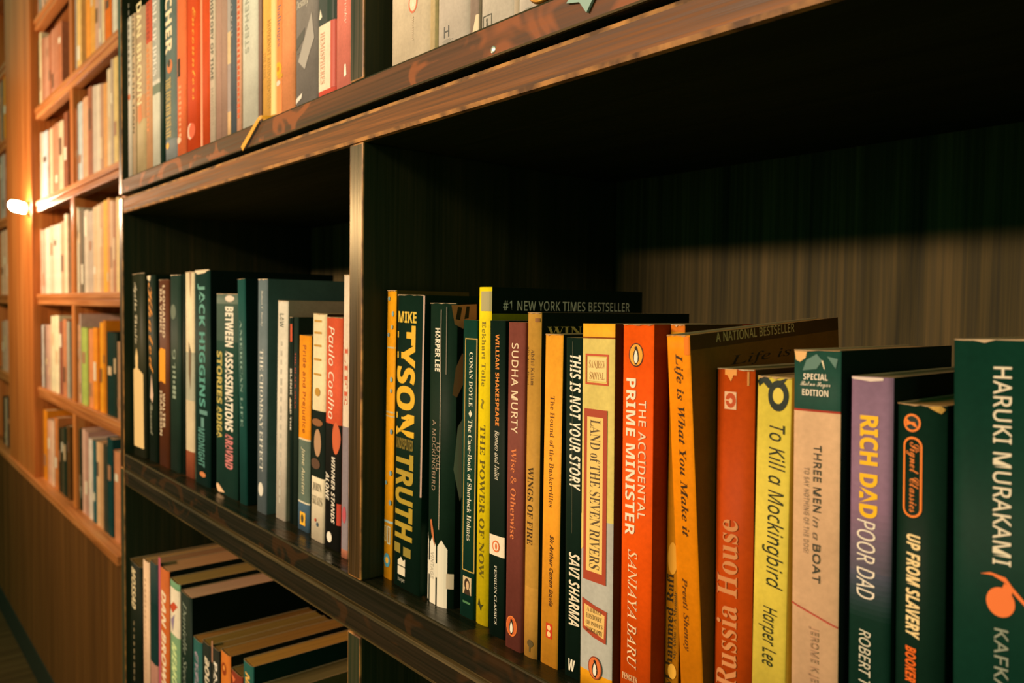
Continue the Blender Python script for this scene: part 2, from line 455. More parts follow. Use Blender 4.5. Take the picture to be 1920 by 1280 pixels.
BOOKS = [
 ('books in the right bay of the middle shelf', [
  ('paperback', 'yellow floral paperback first in the right bay beside the divider', -0.4811, 0.0175, 1.1606, 0.0111, 0.2004, 0.062, 0.0165, 0, 0, 'e8a017', '5a4a20', 'b08a58', 0.15, [(0, 'e8a017')], [('p', 'b8b890', [(0, 0.193), (1, 0.193), (1, 0.1985), (0, 0.1985)], 'cover_print'), ('p', 'b8b890', [(0, 0.4154), (1, 0.4154), (1, 0.4209), (0, 0.4209)], 'cover_print'), ('p', 'b8b890', [(0, 0.4302), (1, 0.4302), (1, 0.4339), (0, 0.4339)], 'cover_print'), ('p', '9ab8b8', [(0, 0.7953), (1, 0.7953), (1, 0.8029), (0, 0.8029)], 'cover_print'), ('o', 'c8b070', 0.15, 0.4, 0.8141, 0.8706, 0.08, 'frame_line'), ('o', 'b0b8a0', 0.5, 0.85, 0.8141, 0.8763, 0.08, 'frame_line'), ('e', '4a90a8', 0.5, 0.9348, 0.34, 0.0245, 'publisher_mark'), ('e', 'e8b030', 0.5, 0.9348, 0.17, 0.0113, 'publisher_mark'), ('e', '88b0b0', 0.75, 0.0799, 0.1, 0.0091, 'publisher_mark'), ('e', '88b0b0', 0.3, 0.029, 0.1, 0.0073, 'publisher_mark'), ('e', '7aa0a8', 0.3, 0.1528, 0.1, 0.0073, 'publisher_mark'), ('e', '9ab0a0', 0.7, 0.1255, 0.1, 0.0073, 'publisher_mark'), ('e', '88b0b0', 0.7, 0.3049, 0.12, 0.0092, 'publisher_mark'), ('e', '9ab0a0', 0.7, 0.3435, 0.1, 0.0074, 'publisher_mark'), ('e', '6a90a0', 0.8, 0.4838, 0.12, 0.0093, 'publisher_mark'), ('e', '7aa0a8', 0.3, 0.6643, 0.1, 0.0074, 'publisher_mark'), ('e', '7aa0a8', 0.8, 0.6269, 0.12, 0.0094, 'publisher_mark'), ('e', '6a90a0', 0.8, 0.7297, 0.12, 0.0094, 'publisher_mark')], [], []),
  ('paperback', 'black memoir with huge gold capitals filling its spine', -0.4644, 0.015, 1.1606, 0.0321, 0.197, 0.06, 0.0169, 0, 0, '0d251a', '0d251a', 'd8b8a0', 0.08, [], [('t', 'MIKE', 'SB', 'd4b23c', 0.06, 0.76, 0.0567, 0.094, 'h', 'author_name'), ('p', 'c8a898', [(0.965, 0.0017), (1, 0.0017), (1, 0.6678), (0.965, 0.6678)], 'page_edge'), ('t', 'TYSON', 'XB', 'dcae2c', 0.03, 0.75, 0.1029, 0.4774, 'd', 'title'), ('t', 'UNDISPUTED', 'SB', '7a6a28', 0.06, 0.72, 0.4847, 0.5226, 'h', 'title'), ('t', 'TRUTH', 'XB', 'a88e2c', 0.06, 0.74, 0.5353, 0.8303, 'd', 'title'), ('p', '8a7a30', [(0.05, 0.8486), (0.3, 0.8486), (0.3, 0.8816), (0.05, 0.8816)], 'cover_print'), ('p', '8a7a30', [(0.42, 0.8541), (0.7, 0.8541), (0.7, 0.8853), (0.42, 0.8853)], 'cover_print'), ('p', 'd8d0b8', [(0.22, 0.9551), (0.22, 0.9073), (0.34, 0.8926), (0.42, 0.9037), (0.5, 0.8963), (0.5, 0.9551)], 'publisher_mark'), ('p', '0d251a', [(0.22, 0.922), (0.5, 0.922), (0.5, 0.9257), (0.22, 0.9257)], 'publisher_mark'), ('t', 'harper', 'S', 'a8a898', 0.24, 0.5, 0.9625, 0.9809, 'h', 'publisher_name')], [], []),
  ('paperback', 'worn black classic with a white picket fence at the spine foot', -0.4294, 0.016, 1.1606, 0.0284, 0.192, 0.05, 0.0038, 0, 0, '12281c', '141c12', 'a88868', 0.35, [], [('t', 'HARPER LEE', 'SB', 'e4ddc8', 0.42, 0.6, 0.0828, 0.2245, 'd', 'author_name'), ('t', 'TO KILL', 'S', 'a08a74', 0.52, 0.66, 0.4534, 0.5525, 'd', 'title'), ('t', 'A MOCKINGBIRD', 'S', 'a08a74', 0.34, 0.48, 0.3863, 0.62, 'd', 'title'), ('p', 'e0dac8', [(0.0, 0.9956), (0.0, 0.7518), (0.1, 0.7697), (0.22, 0.7947), (0.22, 0.9956)], 'cover_print'), ('p', 'e0dac8', [(0.3, 0.9993), (0.3, 0.7983), (0.41, 0.7733), (0.54, 0.8019), (0.54, 0.9993)], 'cover_print'), ('p', 'e0dac8', [(0.6, 1.0029), (0.6, 0.8019), (0.73, 0.7768), (0.88, 0.8054), (0.88, 1.0029)], 'cover_print'), ('p', 'd8d2c0', [(0.2, 0.8592), (0.62, 0.8592), (0.62, 0.9058), (0.2, 0.9058)], 'cover_print'), ('p', 'c8b8a0', [(0.86, 0.8842), (1, 0.8842), (1, 0.9345), (0.86, 0.9345)], 'cover_print'), ('t', 'VINTAGE', 'N', 'a8a294', 0.34, 0.46, 0.8269, 0.9165, 'd', 'publisher_name'), ('p', 'b86a3c', [(0.3, 0.7215), (0.37, 0.7179), (0.44, 0.7536), (0.5, 0.7947), (0.49, 0.8054), (0.36, 0.7625)], 'cover_print'), ('p', 'c8b8a4', [(0.64, 0.0217), (0.655, 0.0217), (0.655, 0.7447), (0.64, 0.7447)], 'worn_crease'), ('p', '8a8070', [(0.8, 0.013), (0.815, 0.013), (0.815, 0.2315), (0.8, 0.2315)], 'worn_crease')], [(0, '10180f')], [('poly', 'b87a50', [(0.0002, 0.0074), (0.0196, 0.0026), (0.0197, 0.0516), (0.0143, 0.062), (0.0093, 0.0827), (0.0028, 0.0688)]), ('poly', '141c12', [(0.0051, 0.0122), (0.0083, 0.0137), (0.0068, 0.0551), (0.0035, 0.0517)]), ('poly', '141c12', [(0.0116, 0.0101), (0.0141, 0.0099), (0.0134, 0.0481), (0.0101, 0.0516)]), ('poly', 'b87048', [(0.0017, 0.2955), (0.0039, 0.2099), (0.0087, 0.1623), (0.0121, 0.1732), (0.0098, 0.2632), (0.005, 0.3052)]), ('poly', 'b0a088', [(0.0031, 0.5386), (0.006, 0.401), (0.0109, 0.3682), (0.0123, 0.5973), (0.0083, 0.6472)])]),
  ('paperback', 'green detective stories paperback with gold frame and portrait on spine', -0.3928, 0.019, 1.1606, 0.0138, 0.1818, 0.11, 0.0043, 0, 0, '12392d', '12392d', 'b08a58', 0.1, [], [('o', 'b89a4c', 0.2, 1.02, 0.0601, 0.8422, 0.05, 'frame_line'), ('t', 'CONAN DOYLE', 'R', 'dcd8c0', 0.52, 0.78, 0.1062, 0.2876, 'd', 'author_name'), ('p', 'dcd8c0', [(0.65, 0.2983), (0.78, 0.3108), (0.65, 0.3233), (0.52, 0.3108)], 'cover_print'), ('t', 'The Case-Book of Sherlock Holmes', 'R', 'dcd8c0', 0.5, 0.8, 0.3304, 0.737, 'd', 'title'), ('p', 'c8b48c', [(0.28, 0.8604), (0.88, 0.8604), (0.88, 0.9205), (0.28, 0.9205)], 'portrait'), ('e', '3a2a1c', 0.58, 0.8858, 0.2, 0.0201, 'portrait'), ('p', '3a2a1c', [(0.35, 0.9205), (0.45, 0.9004), (0.75, 0.9004), (0.85, 0.9205)], 'portrait'), ('e', 'd0b088', 0.62, 0.8895, 0.11, 0.0146, 'portrait'), ('p', '4a7a50', [(0.3, 0.9442), (0.85, 0.9442), (0.85, 0.9514), (0.3, 0.9514)], 'cover_print')], [], []),
  ('paperback', 'bright yellow spiritual paperback with black cover and taped spine top', -0.3775, 0.019, 1.1606, 0.012, 0.2015, 0.134, -0.0012, 0, 0, 'ecd416', '0a1c12', 'b08a58', 0.25, [(0, 'ecd416')], [('p', 'a8a070', [(0.3, 0.0125), (1.0, 0.0125), (1.0, 0.0701), (0.3, 0.0701)], 'spine_tape'), ('t', 'Eckhart Tolle', 'R', '7a6c14', 0.4, 0.68, 0.0998, 0.2909, 'd', 'author_name'), ('t', '~', 'R', '8a7c18', 0.35, 0.6, 0.3287, 0.357, 'd', 'title'), ('t', 'THE POWER OF NOW', 'R', '5c5210', 0.34, 0.72, 0.4043, 0.8592, 'd', 'title'), ('p', '3a3a14', [(0.4, 0.9202), (0.5, 0.9395), (0.75, 0.9363), (0.6, 0.9459), (0.55, 0.9588), (0.45, 0.9459), (0.3, 0.9427)], 'publisher_mark')], [(0, '0a1c12'), (0.0773, '8a8a14'), (0.1582, '3a5010')], [('#1 NEW YORK TIMES BESTSELLER', 'N', 'd0d4c4', 0.0097, 0.121, 0.0381, 0.0678)]),
  ('paperback', 'slim black play with white band and orange author name on spine', -0.3587, 0.015, 1.1606, 0.0139, 0.1821, 0.125, -0.013, 0, 0, '0c1e16', '0c1e16', 'b09068', 0.1, [(0, '0c1e16'), (0.6775, 'ecdcc4'), (0.742, '0c1e16')], [('t', 'WILLIAM SHAKESPEARE', 'NB', 'e08834', 0.42, 0.66, 0.0433, 0.3297, 'd', 'author_name'), ('t', 'Romeo and Juliet', 'RI', 'dcd4c0', 0.4, 0.68, 0.3449, 0.5015, 'd', 'title'), ('e', 'd8703a', 0.5, 0.7114, 0.24, 0.0187, 'penguin_mark'), ('e', 'ecdcc4', 0.5, 0.7114, 0.17, 0.0136, 'penguin_mark'), ('e', 'd8703a', 0.52, 0.7114, 0.07, 0.0102, 'penguin_mark'), ('t', 'PENGUIN CLASSICS', 'RB', 'c8c4b4', 0.42, 0.58, 0.7726, 0.96, 'd', 'publisher_name')], [], []),
  ('paperback', 'maroon essays paperback with cream author name and orange title', -0.3398, 0.0115, 1.1606, 0.0141, 0.1816, 0.05, -0.0034, 0, 0, '7c4238', '7c4238', 'b08a58', 0.15, [], [('t', 'SUDHA MURTY', 'N', 'e8d0b0', 0.28, 0.68, 0.0626, 0.3356, 'd', 'author_name'), ('t', 'Wise & Otherwise', 'R', 'd87c48', 0.3, 0.64, 0.3811, 0.6602, 'd', 'title'), ('g', 0.45, 0.8972, 0.96, 'e8803c', 'c8602c', 'penguin_mark')], [], []),
  ('paperback', 'golden brown autobiography with flaking spine and black cover behind', -0.3253, 0.012, 1.1606, 0.011, 0.1872, 0.127, -0.0019, 0, 0, 'bc8c3a', '0c1c14', 'b08a58', 0.3, [(0, 'bc8c3a'), (0.7938, 'c89440')], [('t', 'Abdul Kalam', 'R', '5a3c14', 0.42, 0.66, 0.106, 0.2085, 'd', 'author_name'), ('t', 'with Arun Tiwari', 'R', '6a4a1c', 0.06, 0.26, 0.0983, 0.2085, 'd', 'author_name'), ('t', 'WINGS OF FIRE', 'R', '3c2a10', 0.28, 0.68, 0.444, 0.6705, 'd', 'title'), ('e', '5a4a28', 0.62, 0.957, 0.2, 0.011, 'publisher_mark'), ('p', '5a4a28', [(0.56, 0.9633), (0.64, 0.9633), (0.64, 0.9822), (0.56, 0.9822)], 'publisher_mark'), ('p', '8a5a20', [(0.7, 0.016), (0.95, 0.016), (0.95, 0.0267), (0.7, 0.0267)], 'worn_patch')], [(0, '0c1c14')], [('WINGS', 'R', 'c8b060', 0.0055, 0.0483, 0.0397, 0.0702)]),
  ('paperback', 'amber detective novella with small dark title and red publisher box', -0.3122, 0.0135, 1.1606, 0.0134, 0.1761, 0.1, 0.002, 0, 0, 'f0a430', '14241a', 'b08a58', 0.1, [], [('t', 'The Hound of the Baskervilles', 'R', '6a4010', 0.38, 0.62, 0.1839, 0.5184, 'd', 'title'), ('t', 'Sir Arthur Conan Doyle', 'XBI', '5a3810', 0.42, 0.7, 0.6022, 0.8179, 'd', 'author_name'), ('p', 'c83c18', [(0.35, 0.87), (0.7, 0.87), (0.7, 0.9157), (0.35, 0.9157)], 'publisher_mark'), ('e', 'f0c890', 0.52, 0.8831, 0.1, 0.0081, 'publisher_mark'), ('e', 'f0c890', 0.52, 0.9026, 0.1, 0.0082, 'publisher_mark')], [], []),
  ('paperback', 'slim black novel with hand lettered white title and author', -0.2936, 0.0135, 1.1606, 0.0122, 0.1747, 0.1, -0.0158, 0, 0, '10231a', '10231a', 'c09a68', 0.15, [], [('t', 'THIS IS NOT YOUR STORY', 'NBI', 'ece4d0', 0.3, 0.92, 0.0496, 0.4439, 'd', 'title'), ('t', 'SAVI SHARMA', 'NBI', 'e4d8c0', 0.3, 0.92, 0.6292, 0.8438, 'd', 'author_name'), ('t', 'w', 'SBI', 'e8e0cc', 0.3, 0.7, 0.9452, 0.9801, 'h', 'publisher_mark'), ('p', '5a5a44', [(0.45, 0.0108), (0.47, 0.0108), (0.47, 0.5726), (0.45, 0.5726)], 'worn_crease')], [], []),
  ('paperback', 'yellow and grey history paperback with red framed title panels', -0.2806, 0.012, 1.1606, 0.0217, 0.1822, 0.1, -0.0123, 0, 0, 'd8c46c', '5a3010', 'b08a58', 0.06, [(0, 'f0ae2c'), (0.0357, '8a4a18'), (0.04, 'dcc872'), (0.5299, 'b4b4ae'), (0.9505, 'e8a01c')], [('p', 'dcc872', [(0, 0.5226), (0.12, 0.5226), (0.12, 0.6098), (0, 0.6244)], 'cover_print'), ('o', 'c0502c', 0.12, 0.84, 0.0815, 0.1647, 0.045, 'frame_line'), ('p', 'ecd08c', [(0.2, 0.0901), (0.78, 0.0901), (0.78, 0.1546), (0.2, 0.1546)], 'title_panel'), ('t', 'SANJEEV', 'R', '9a6a30', 0.24, 0.74, 0.0987, 0.1216, 'h', 'author_name'), ('t', 'SANYAL', 'R', '9a6a30', 0.26, 0.72, 0.1302, 0.1503, 'h', 'author_name'), ('p', 'a8442a', [(0.1, 0.2308), (0.82, 0.2308), (0.82, 0.7001), (0.1, 0.7001)], 'title_panel'), ('p', 'e8c472', [(0.2, 0.2523), (0.7, 0.2523), (0.7, 0.6739), (0.2, 0.6739)], 'title_panel'), ('t', 'LAND of THE SEVEN RIVERS', 'R', '5a4a34', 0.3, 0.62, 0.2595, 0.6651, 'd', 'title'), ('p', 'a8442a', [(0.08, 0.7527), (0.5, 0.7644), (0.86, 0.7702), (0.84, 0.8581), (0.45, 0.8522), (0.1, 0.8375)], 'title_panel'), ('p', 'e4bc70', [(0.16, 0.7673), (0.8, 0.7819), (0.78, 0.8463), (0.16, 0.8288)], 'title_panel'), ('t', 'A BRIEF', 'R', '6a5030', 0.24, 0.72, 0.7732, 0.7849, 'h', 'subtitle'), ('t', 'HISTORY', 'R', '6a5030', 0.22, 0.72, 0.7907, 0.8039, 'h', 'subtitle'), ('t', "OF INDIA'S", 'R', '6a5030', 0.22, 0.74, 0.8097, 0.8214, 'h', 'subtitle'), ('t', 'GEOGRAPHY', 'R', '6a5030', 0.22, 0.74, 0.8273, 0.8405, 'h', 'subtitle'), ('g', 0.52, 0.9021, 0.9652, '8a4028', 'd87038', 'penguin_mark')], [], []),
  ('paperback', 'bright orange political memoir with bold white title', -0.2543, 0.013, 1.1606, 0.0186, 0.1825, 0.1, -0.0125, 0, 0, 'e8580e', '8a3808', 'b08a58', 0.06, [], [('g', 0.45, 0.0476, 0.1089, '3a1a08', 'f0a028', 'penguin_mark'), ('t', 'PRIME MINISTER', 'NB', 'f0e0c8', 0.14, 0.46, 0.1389, 0.5457, 'd', 'title'), ('t', 'THE ACCIDENTAL', 'N', 'e8d4b8', 0.56, 0.8, 0.1936, 0.4973, 'd', 'title'), ('t', 'SANJAYA BARU', 'RI', 'e8d0a8', 0.26, 0.56, 0.583, 0.8919, 'd', 'author_name'), ('t', 'PENGUIN', 'RB', 'e0c090', 0.1, 0.6, 0.9101, 0.9268, 'h', 'publisher_name')], [], []),
  ('paperback', 'mottled gold music memoir partly hidden behind the leaning orange novel', -0.2353, 0.0225, 1.1606, 0.0081, 0.1829, 0.045, -0.0032, 0, 0, 'cc8a18', '2a2810', 'b08a58', 0.1, [(0, 'd07018'), (0.0188, 'cc8a18')], [('t', 'YASMIN', 'R', '4a3408', 0.5, 0.9, 0.2587, 0.4696, 'u', 'author_name'), ('t', 'Mohammed Rafi', 'RB', '2c2410', 0.1, 0.58, 0.634, 0.9311, 'u', 'title'), ('t', 'My Abba – A Memoir', 'R', '4a3a12', 0.62, 0.86, 0.6752, 0.8506, 'u', 'subtitle'), ('e', 'd8a030', 0.5, 0.5928, 0.35, 0.0412, 'cover_print'), ('e', 'e0ac3c', 0.6, 0.8825, 0.3, 0.0195, 'cover_print')], [], []),
  ('paperback', 'orange novel leaning left with dark italic title, bestseller cover behind', -0.2162, 0.0125, 1.1606, 0.0123, 0.1792, 0.117, -0.0213, 0.068, -0.03, 'f89410', '30260e', '8a6a34', 0.08, [], [('t', 'Life is What You Make it', 'RBI', '3c2406', 0.3, 0.68, 0.0439, 0.4863, 'd', 'title'), ('t', 'Preeti Shenoy', 'RBI', '5c3408', 0.22, 0.5, 0.5893, 0.7728, 'd', 'author_name'), ('p', 'e87a08', [(0.78, 0.0031), (1, 0.0031), (1, 0.0465), (0.78, 0.0465)], 'cover_print')], [(0, '4a3214'), (0.036, '6e4a18')], [('A NATIONAL BESTSELLER', 'N', 'c0a468', 0.0177, 0.0775, 0.0013, 0.025), ('Life is', 'RI', '10140c', 0.0271, 0.0742, 0.0622, 0.0917)]),
  ('paperback', 'rust orange spy novel with tan title reading upward', -0.2022, 0.0135, 1.1606, 0.0184, 0.1651, 0.11, -0.0162, 0, 0, 'b8460c', '3a2c14', 'b08a58', 0.3, [], [('p', 'dc9440', [(0.3, -0.0001), (0.62, -0.0001), (0.62, 0.0161), (0.3, 0.0161)], 'worn_patch'), ('p', 'dc9440', [(0.36, 0.0148), (0.54, 0.0148), (0.47, 0.0323)], 'worn_patch'), ('p', 'd89048', [(0.86, 0.0053), (0.9, 0.0053), (0.9, 0.0404), (0.86, 0.0404)], 'worn_patch'), ('p', 'dcb088', [(0.3, 0.058), (0.62, 0.058), (0.62, 0.1027), (0.3, 0.1027)], 'publisher_mark'), ('e', 'b8460c', 0.47, 0.0797, 0.14, 0.0189, 'publisher_mark'), ('e', 'dcb088', 0.47, 0.081, 0.05, 0.0068, 'publisher_mark'), ('p', 'dcb088', [(0.3, 0.0783), (0.46, 0.0783), (0.46, 0.081), (0.3, 0.081)], 'publisher_mark'), ('t', 'Russia House', 'RB', 'c88450', 0.12, 0.7, 0.3842, 0.817, 'u', 'title')], [], []),
  ('paperback', 'pale yellow novel with handwritten black title and ring motif', -0.1834, 0.0145, 1.1606, 0.0151, 0.1633, 0.105, -0.0059, 0, 0, 'd8c24c', 'd8c24c', 'b08a58', 0.08, [], [('e', '14241a', 0.64, 0.046, 0.3, 0.0382, 'ring_motif'), ('e', 'd8c24c', 0.64, 0.046, 0.16, 0.0198, 'ring_motif'), ('p', '14241a', [(0, 0.0132), (0.12, -0.0026), (0.3, 0.0), (0.5, 0.021), (0.34, 0.0289), (0.2, 0.0158), (0.06, 0.0263)], 'ring_motif'), ('p', '14241a', [(0.55, 0.021), (0.7, 0.0079), (0.92, 0.0), (0.8, 0.0132), (0.64, 0.0263)], 'ring_motif'), ('t', 'To Kill a Mockingbird', 'NI', '1c2414', 0.26, 0.88, 0.1172, 0.5226, 'd', 'title'), ('t', 'Harper Lee', 'NI', '1c2414', 0.2, 0.74, 0.5708, 0.7189, 'd', 'author_name')], [], []),
  ('paperback', 'tattered beige comic novel with dark green top band', -0.1643, 0.0135, 1.1606, 0.0191, 0.1748, 0.1, -0.0201, 0, 0, 'dcb48e', '0a2018', 'a08050', 0.06, [(0, '22493e'), (0.1311, 'a83c2c'), (0.1357, 'dcb48e')], [('p', 'e0b070', [(0.0, 0.0017), (0.3, 0.0005), (0.26, 0.018), (0.14, 0.0273), (0.04, 0.0226)], 'worn_patch'), ('p', '54786e', [(0.28, 0.0226), (0.5, 0.0087), (0.62, 0.0226), (0.5, 0.0413), (0.2, 0.0459)], 'worn_patch'), ('p', '54786e', [(0.72, 0.0133), (0.94, 0.018), (0.9, 0.0389)], 'worn_patch'), ('p', 'dcd0b0', [(0.6, 0.0226), (0.64, 0.0226), (0.68, 0.0413), (0.66, 0.0413)], 'worn_patch'), ('t', 'SPECIAL', 'NB', 'e8dcc8', 0.22, 0.74, 0.0518, 0.0657, 'h', 'edition_note'), ('t', 'Ratna Sagar', 'CB', 'e8dcc8', 0.16, 0.8, 0.0692, 0.0832, 'h', 'edition_note'), ('t', 'EDITION', 'NB', 'e8dcc8', 0.2, 0.76, 0.0867, 0.1007, 'h', 'edition_note'), ('t', 'THREE MEN', 'N', '3a3a30', 0.46, 0.62, 0.2082, 0.3548, 'd', 'title'), ('t', 'in a', 'NI', '6a5a4a', 0.46, 0.58, 0.3643, 0.416, 'd', 'title'), ('t', 'BOAT', 'N', '3a3a30', 0.46, 0.62, 0.4255, 0.5104, 'd', 'title'), ('t', 'TO SAY NOTHING OF THE DOG!', 'N', '8a7460', 0.26, 0.36, 0.2586, 0.449, 'd', 'subtitle'), ('p', 'b04434', [(0, 0.5659), (0.0, 0.5695), (1, 0.5979), (1, 0.5944)], 'frame_line'), ('t', 'JEROME K JEROME', 'N', '9a7a60', 0.4, 0.6, 0.6097, 0.7927, 'd', 'author_name')], [], []),
  ('paperback', 'purple finance paperback fading to dark with yellow and white title', -0.1418, 0.014, 1.1606, 0.0155, 0.1661, 0.11, -0.0202, 0, 0, '8a6e8c', '0a1e16', 'a0845c', 0.2, [(0, '8a6c86'), (0.2984, '856a82'), (0.3128, '80677e'), (0.3271, '7b657b'), (0.3415, '766277'), (0.3559, '706073'), (0.3703, '6b5d6f'), (0.3847, '665b6c'), (0.3991, '615868'), (0.4135, '5c5664'), (0.4295, '515263'), (0.4408, '494e5c'), (0.4522, '424954'), (0.4635, '3a454d'), (0.4748, '334146'), (0.4862, '2c3d3f'), (0.4975, '243938'), (0.5089, '1d3430'), (0.5202, '153029'), (0.5316, '0e2c22')], [('p', 'd8c4b8', [(0.0, 0.0011), (0.25, 0.0011), (0.8, 0.0011), (0.8, 0.0069), (0.5, 0.0104), (0.3, 0.0081), (0.0, 0.0058)], 'worn_patch'), ('t', 'RICH DAD', 'XB', 'f0b810', 0.26, 0.7, 0.085, 0.3099, 'd', 'title'), ('t', 'POOR DAD', 'NI', 'e8dccc', 0.22, 0.66, 0.3146, 0.489, 'd', 'title'), ('t', 'ROBERT T. KIYOSAKI', 'NI', 'd8d0bc', 0.3, 0.58, 0.5588, 0.8167, 'd', 'author_name')], [], []),
  ('paperback', 'black classic autobiography with orange pill emblem and rounded spine', -0.1256, 0.0145, 1.1606, 0.0169, 0.1577, 0.105, -0.0223, 0, 0, '0c261b', '0c261b', 'b08448', 0.4, [], [('e', 'e87c28', 0.38, 0.0418, 0.18, 0.0201, 'publisher_mark'), ('e', '0c261b', 0.38, 0.0418, 0.135, 0.0153, 'publisher_mark'), ('p', 'e87c28', [(0.26, 0.0312), (0.34, 0.0395), (0.44, 0.0395), (0.5, 0.0524), (0.42, 0.0489), (0.36, 0.0442), (0.26, 0.0489)], 'publisher_mark'), ('r', 'e87c28', 0.2, 0.6, 0.0725, 0.2521, 0.045, 'frame_line'), ('t', 'Signet Classics', 'CB', 'e07c30', 0.26, 0.54, 0.0843, 0.2402, 'd', 'series_name'), ('t', 'UP FROM SLAVERY', 'XBI', 'ecd098', 0.3, 0.58, 0.2888, 0.5207, 'd', 'title'), ('t', 'BOOKER T. WASHINGTON', 'XBI', 'e06418', 0.3, 0.52, 0.5398, 0.7866, 'd', 'author_name'), ('p', 'd8a450', [(0.7, 0.0042), (0.9, -0.0005), (0.98, 0.0089), (0.92, 0.0183)], 'worn_patch')], [], []),
  ('paperback', 'thick dark green novel at the right edge with large white author name', -0.1042, 0.013, 1.1606, 0.0298, 0.1811, 0.12, -0.0309, 0, 0, '0c3226', '0c3226', 'a8824c', 0.12, [], [('t', 'HARUKI MURAKAMI', 'N', 'e0d4bc', 0.42, 0.6, 0.0487, 0.4005, 'd', 'author_name'), ('e', 'e87638', 0.5, 0.4671, 0.14, 0.0266, 'head_motif'), ('p', 'e87638', [(0.3, 0.4224), (0.4, 0.4167), (0.55, 0.4214), (0.62, 0.4366), (0.75, 0.4595), (0.76, 0.469), (0.64, 0.4499), (0.55, 0.4309), (0.42, 0.4214)], 'head_motif'), ('p', 'e87638', [(0.54, 0.4309), (0.62, 0.4404), (0.6, 0.4595), (0.5, 0.448)], 'head_motif'), ('t', 'KAFKA ON THE SHORE', 'N', '8a9080', 0.44, 0.58, 0.5147, 0.915, 'd', 'title')], [], []),
 ]),
 ('books in the left bay of the middle shelf', [
  ('paperback', 'dark crime paperback with script author name and cream figure at spine foot', -1.072, 0.009, 1.1606, 0.0518, 0.2251, 0.125, -0.0196, 0, 0, '2a2c1c', '2a2c1c', 'b08a58', 0.15, [], [('t', 'Agatha Christie', 'CB', 'd8ccb0', 0.2, 0.5, 0.0481, 0.3838, 'd', 'author_name'), ('p', 'dcbc82', [(0.1, 0.9502), (0.1, 0.5302), (0.3, 0.5155), (0.28, 0.4569), (0.4, 0.4043), (0.52, 0.4511), (0.5, 0.5155), (0.9, 0.5448), (0.9, 0.9502)], 'figure_print')], [], []),
  ('paperback', 'black novel with orange handwritten name, torn at the top', -1.017, 0.0125, 1.1606, 0.0305, 0.222, 0.125, -0.032, 0, 0, '16241a', '16241a', 'b08a58', 0.15, [], [('t', 'Khaled', 'CB', 'd88c30', 0.25, 0.75, 0.0374, 0.5258, 'd', 'author_name'), ('p', 'd8b8a0', [(0.3, 0.6554), (0.5, 0.5258), (0.7, 0.641), (0.6, 0.6842)], 'figure_print'), ('t', 'Thousand', 'CB', 'a8a890', 0.3, 0.6, 0.6842, 0.8573, 'd', 'title'), ('p', 'd8c8a8', [(0, 0.0001), (0.6, 0.0001), (0.5, 0.0316), (0.2, 0.0202)], 'worn_patch')], [], []),
  ('paperback', 'brown biography with orange patch in the middle of the spine', -0.9861, 0.0145, 1.1606, 0.0356, 0.2165, 0.125, 0.0068, 0, 0, '5c321c', '5c321c', 'b08a58', 0.15, [], [('t', 'LEONARDO', 'NB', 'dcc8a8', 0.5, 0.72, 0.0299, 0.3068, 'd', 'title'), ('t', 'DA VINCI', 'NB', 'dcc8a8', 0.2, 0.42, 0.0498, 0.2839, 'd', 'title'), ('p', 'e8981c', [(0.02, 0.387), (0.3, 0.3641), (0.75, 0.3698), (0.75, 0.5537), (0.3, 0.5421), (0.05, 0.5537)], 'label_patch'), ('t', 'WALTER', 'NB', 'dcc8a8', 0.5, 0.72, 0.6055, 0.7903, 'd', 'author_name'), ('t', 'ISAACSON', 'NB', 'dcc8a8', 0.2, 0.42, 0.594, 0.8366, 'd', 'author_name')], [], []),
  ('paperback', 'dark grey green paperback with faded grey lettering', -0.9502, 0.016, 1.1606, 0.0344, 0.2212, 0.125, 0.013, 0, 0, '22352b', '22352b', 'b08a58', 0.15, [], [('e', '5a6a5c', 0.4, 0.1876, 0.28, 0.038, 'emblem'), ('t', '91', 'NB', '8a9a88', 0.3, 0.65, 0.3776, 0.4729, 'd', 'title'), ('d', '8a9a88', 0.35, 0.7, 0.4866, 0.6369, 6, 'small_print')], [], []),
  ('paperback', 'narrow black paperback between the grey green and torn white spines', -0.9124, 0.0185, 1.1606, 0.0083, 0.2217, 0.125, -0.0004, 0, 0, '0e1c14', '0e1c14', 'b08a58', 0.15, [], [], [], []),
  ('paperback', 'ragged cream paperback with torn spine and red brown foot', -0.9037, 0.0185, 1.1606, 0.027, 0.2238, 0.125, 0.0026, 0, 0, 'd8c8a4', 'd8c8a4', 'c8b090', 0.15, [(0, 'dccca8'), (0.3886, 'a8a894'), (0.6227, 'c8b898'), (0.8711, '8a4a30')], [('p', '8a6a4c', [(0.6, -0.0039), (0.8, 0.0013), (0.75, 0.13), (0.65, 0.0785)], 'worn_patch'), ('p', '6a5a44', [(0.5, 0.3368), (0.8, 0.3886), (0.7, 0.5706), (0.5, 0.4925)], 'worn_patch')], [], []),
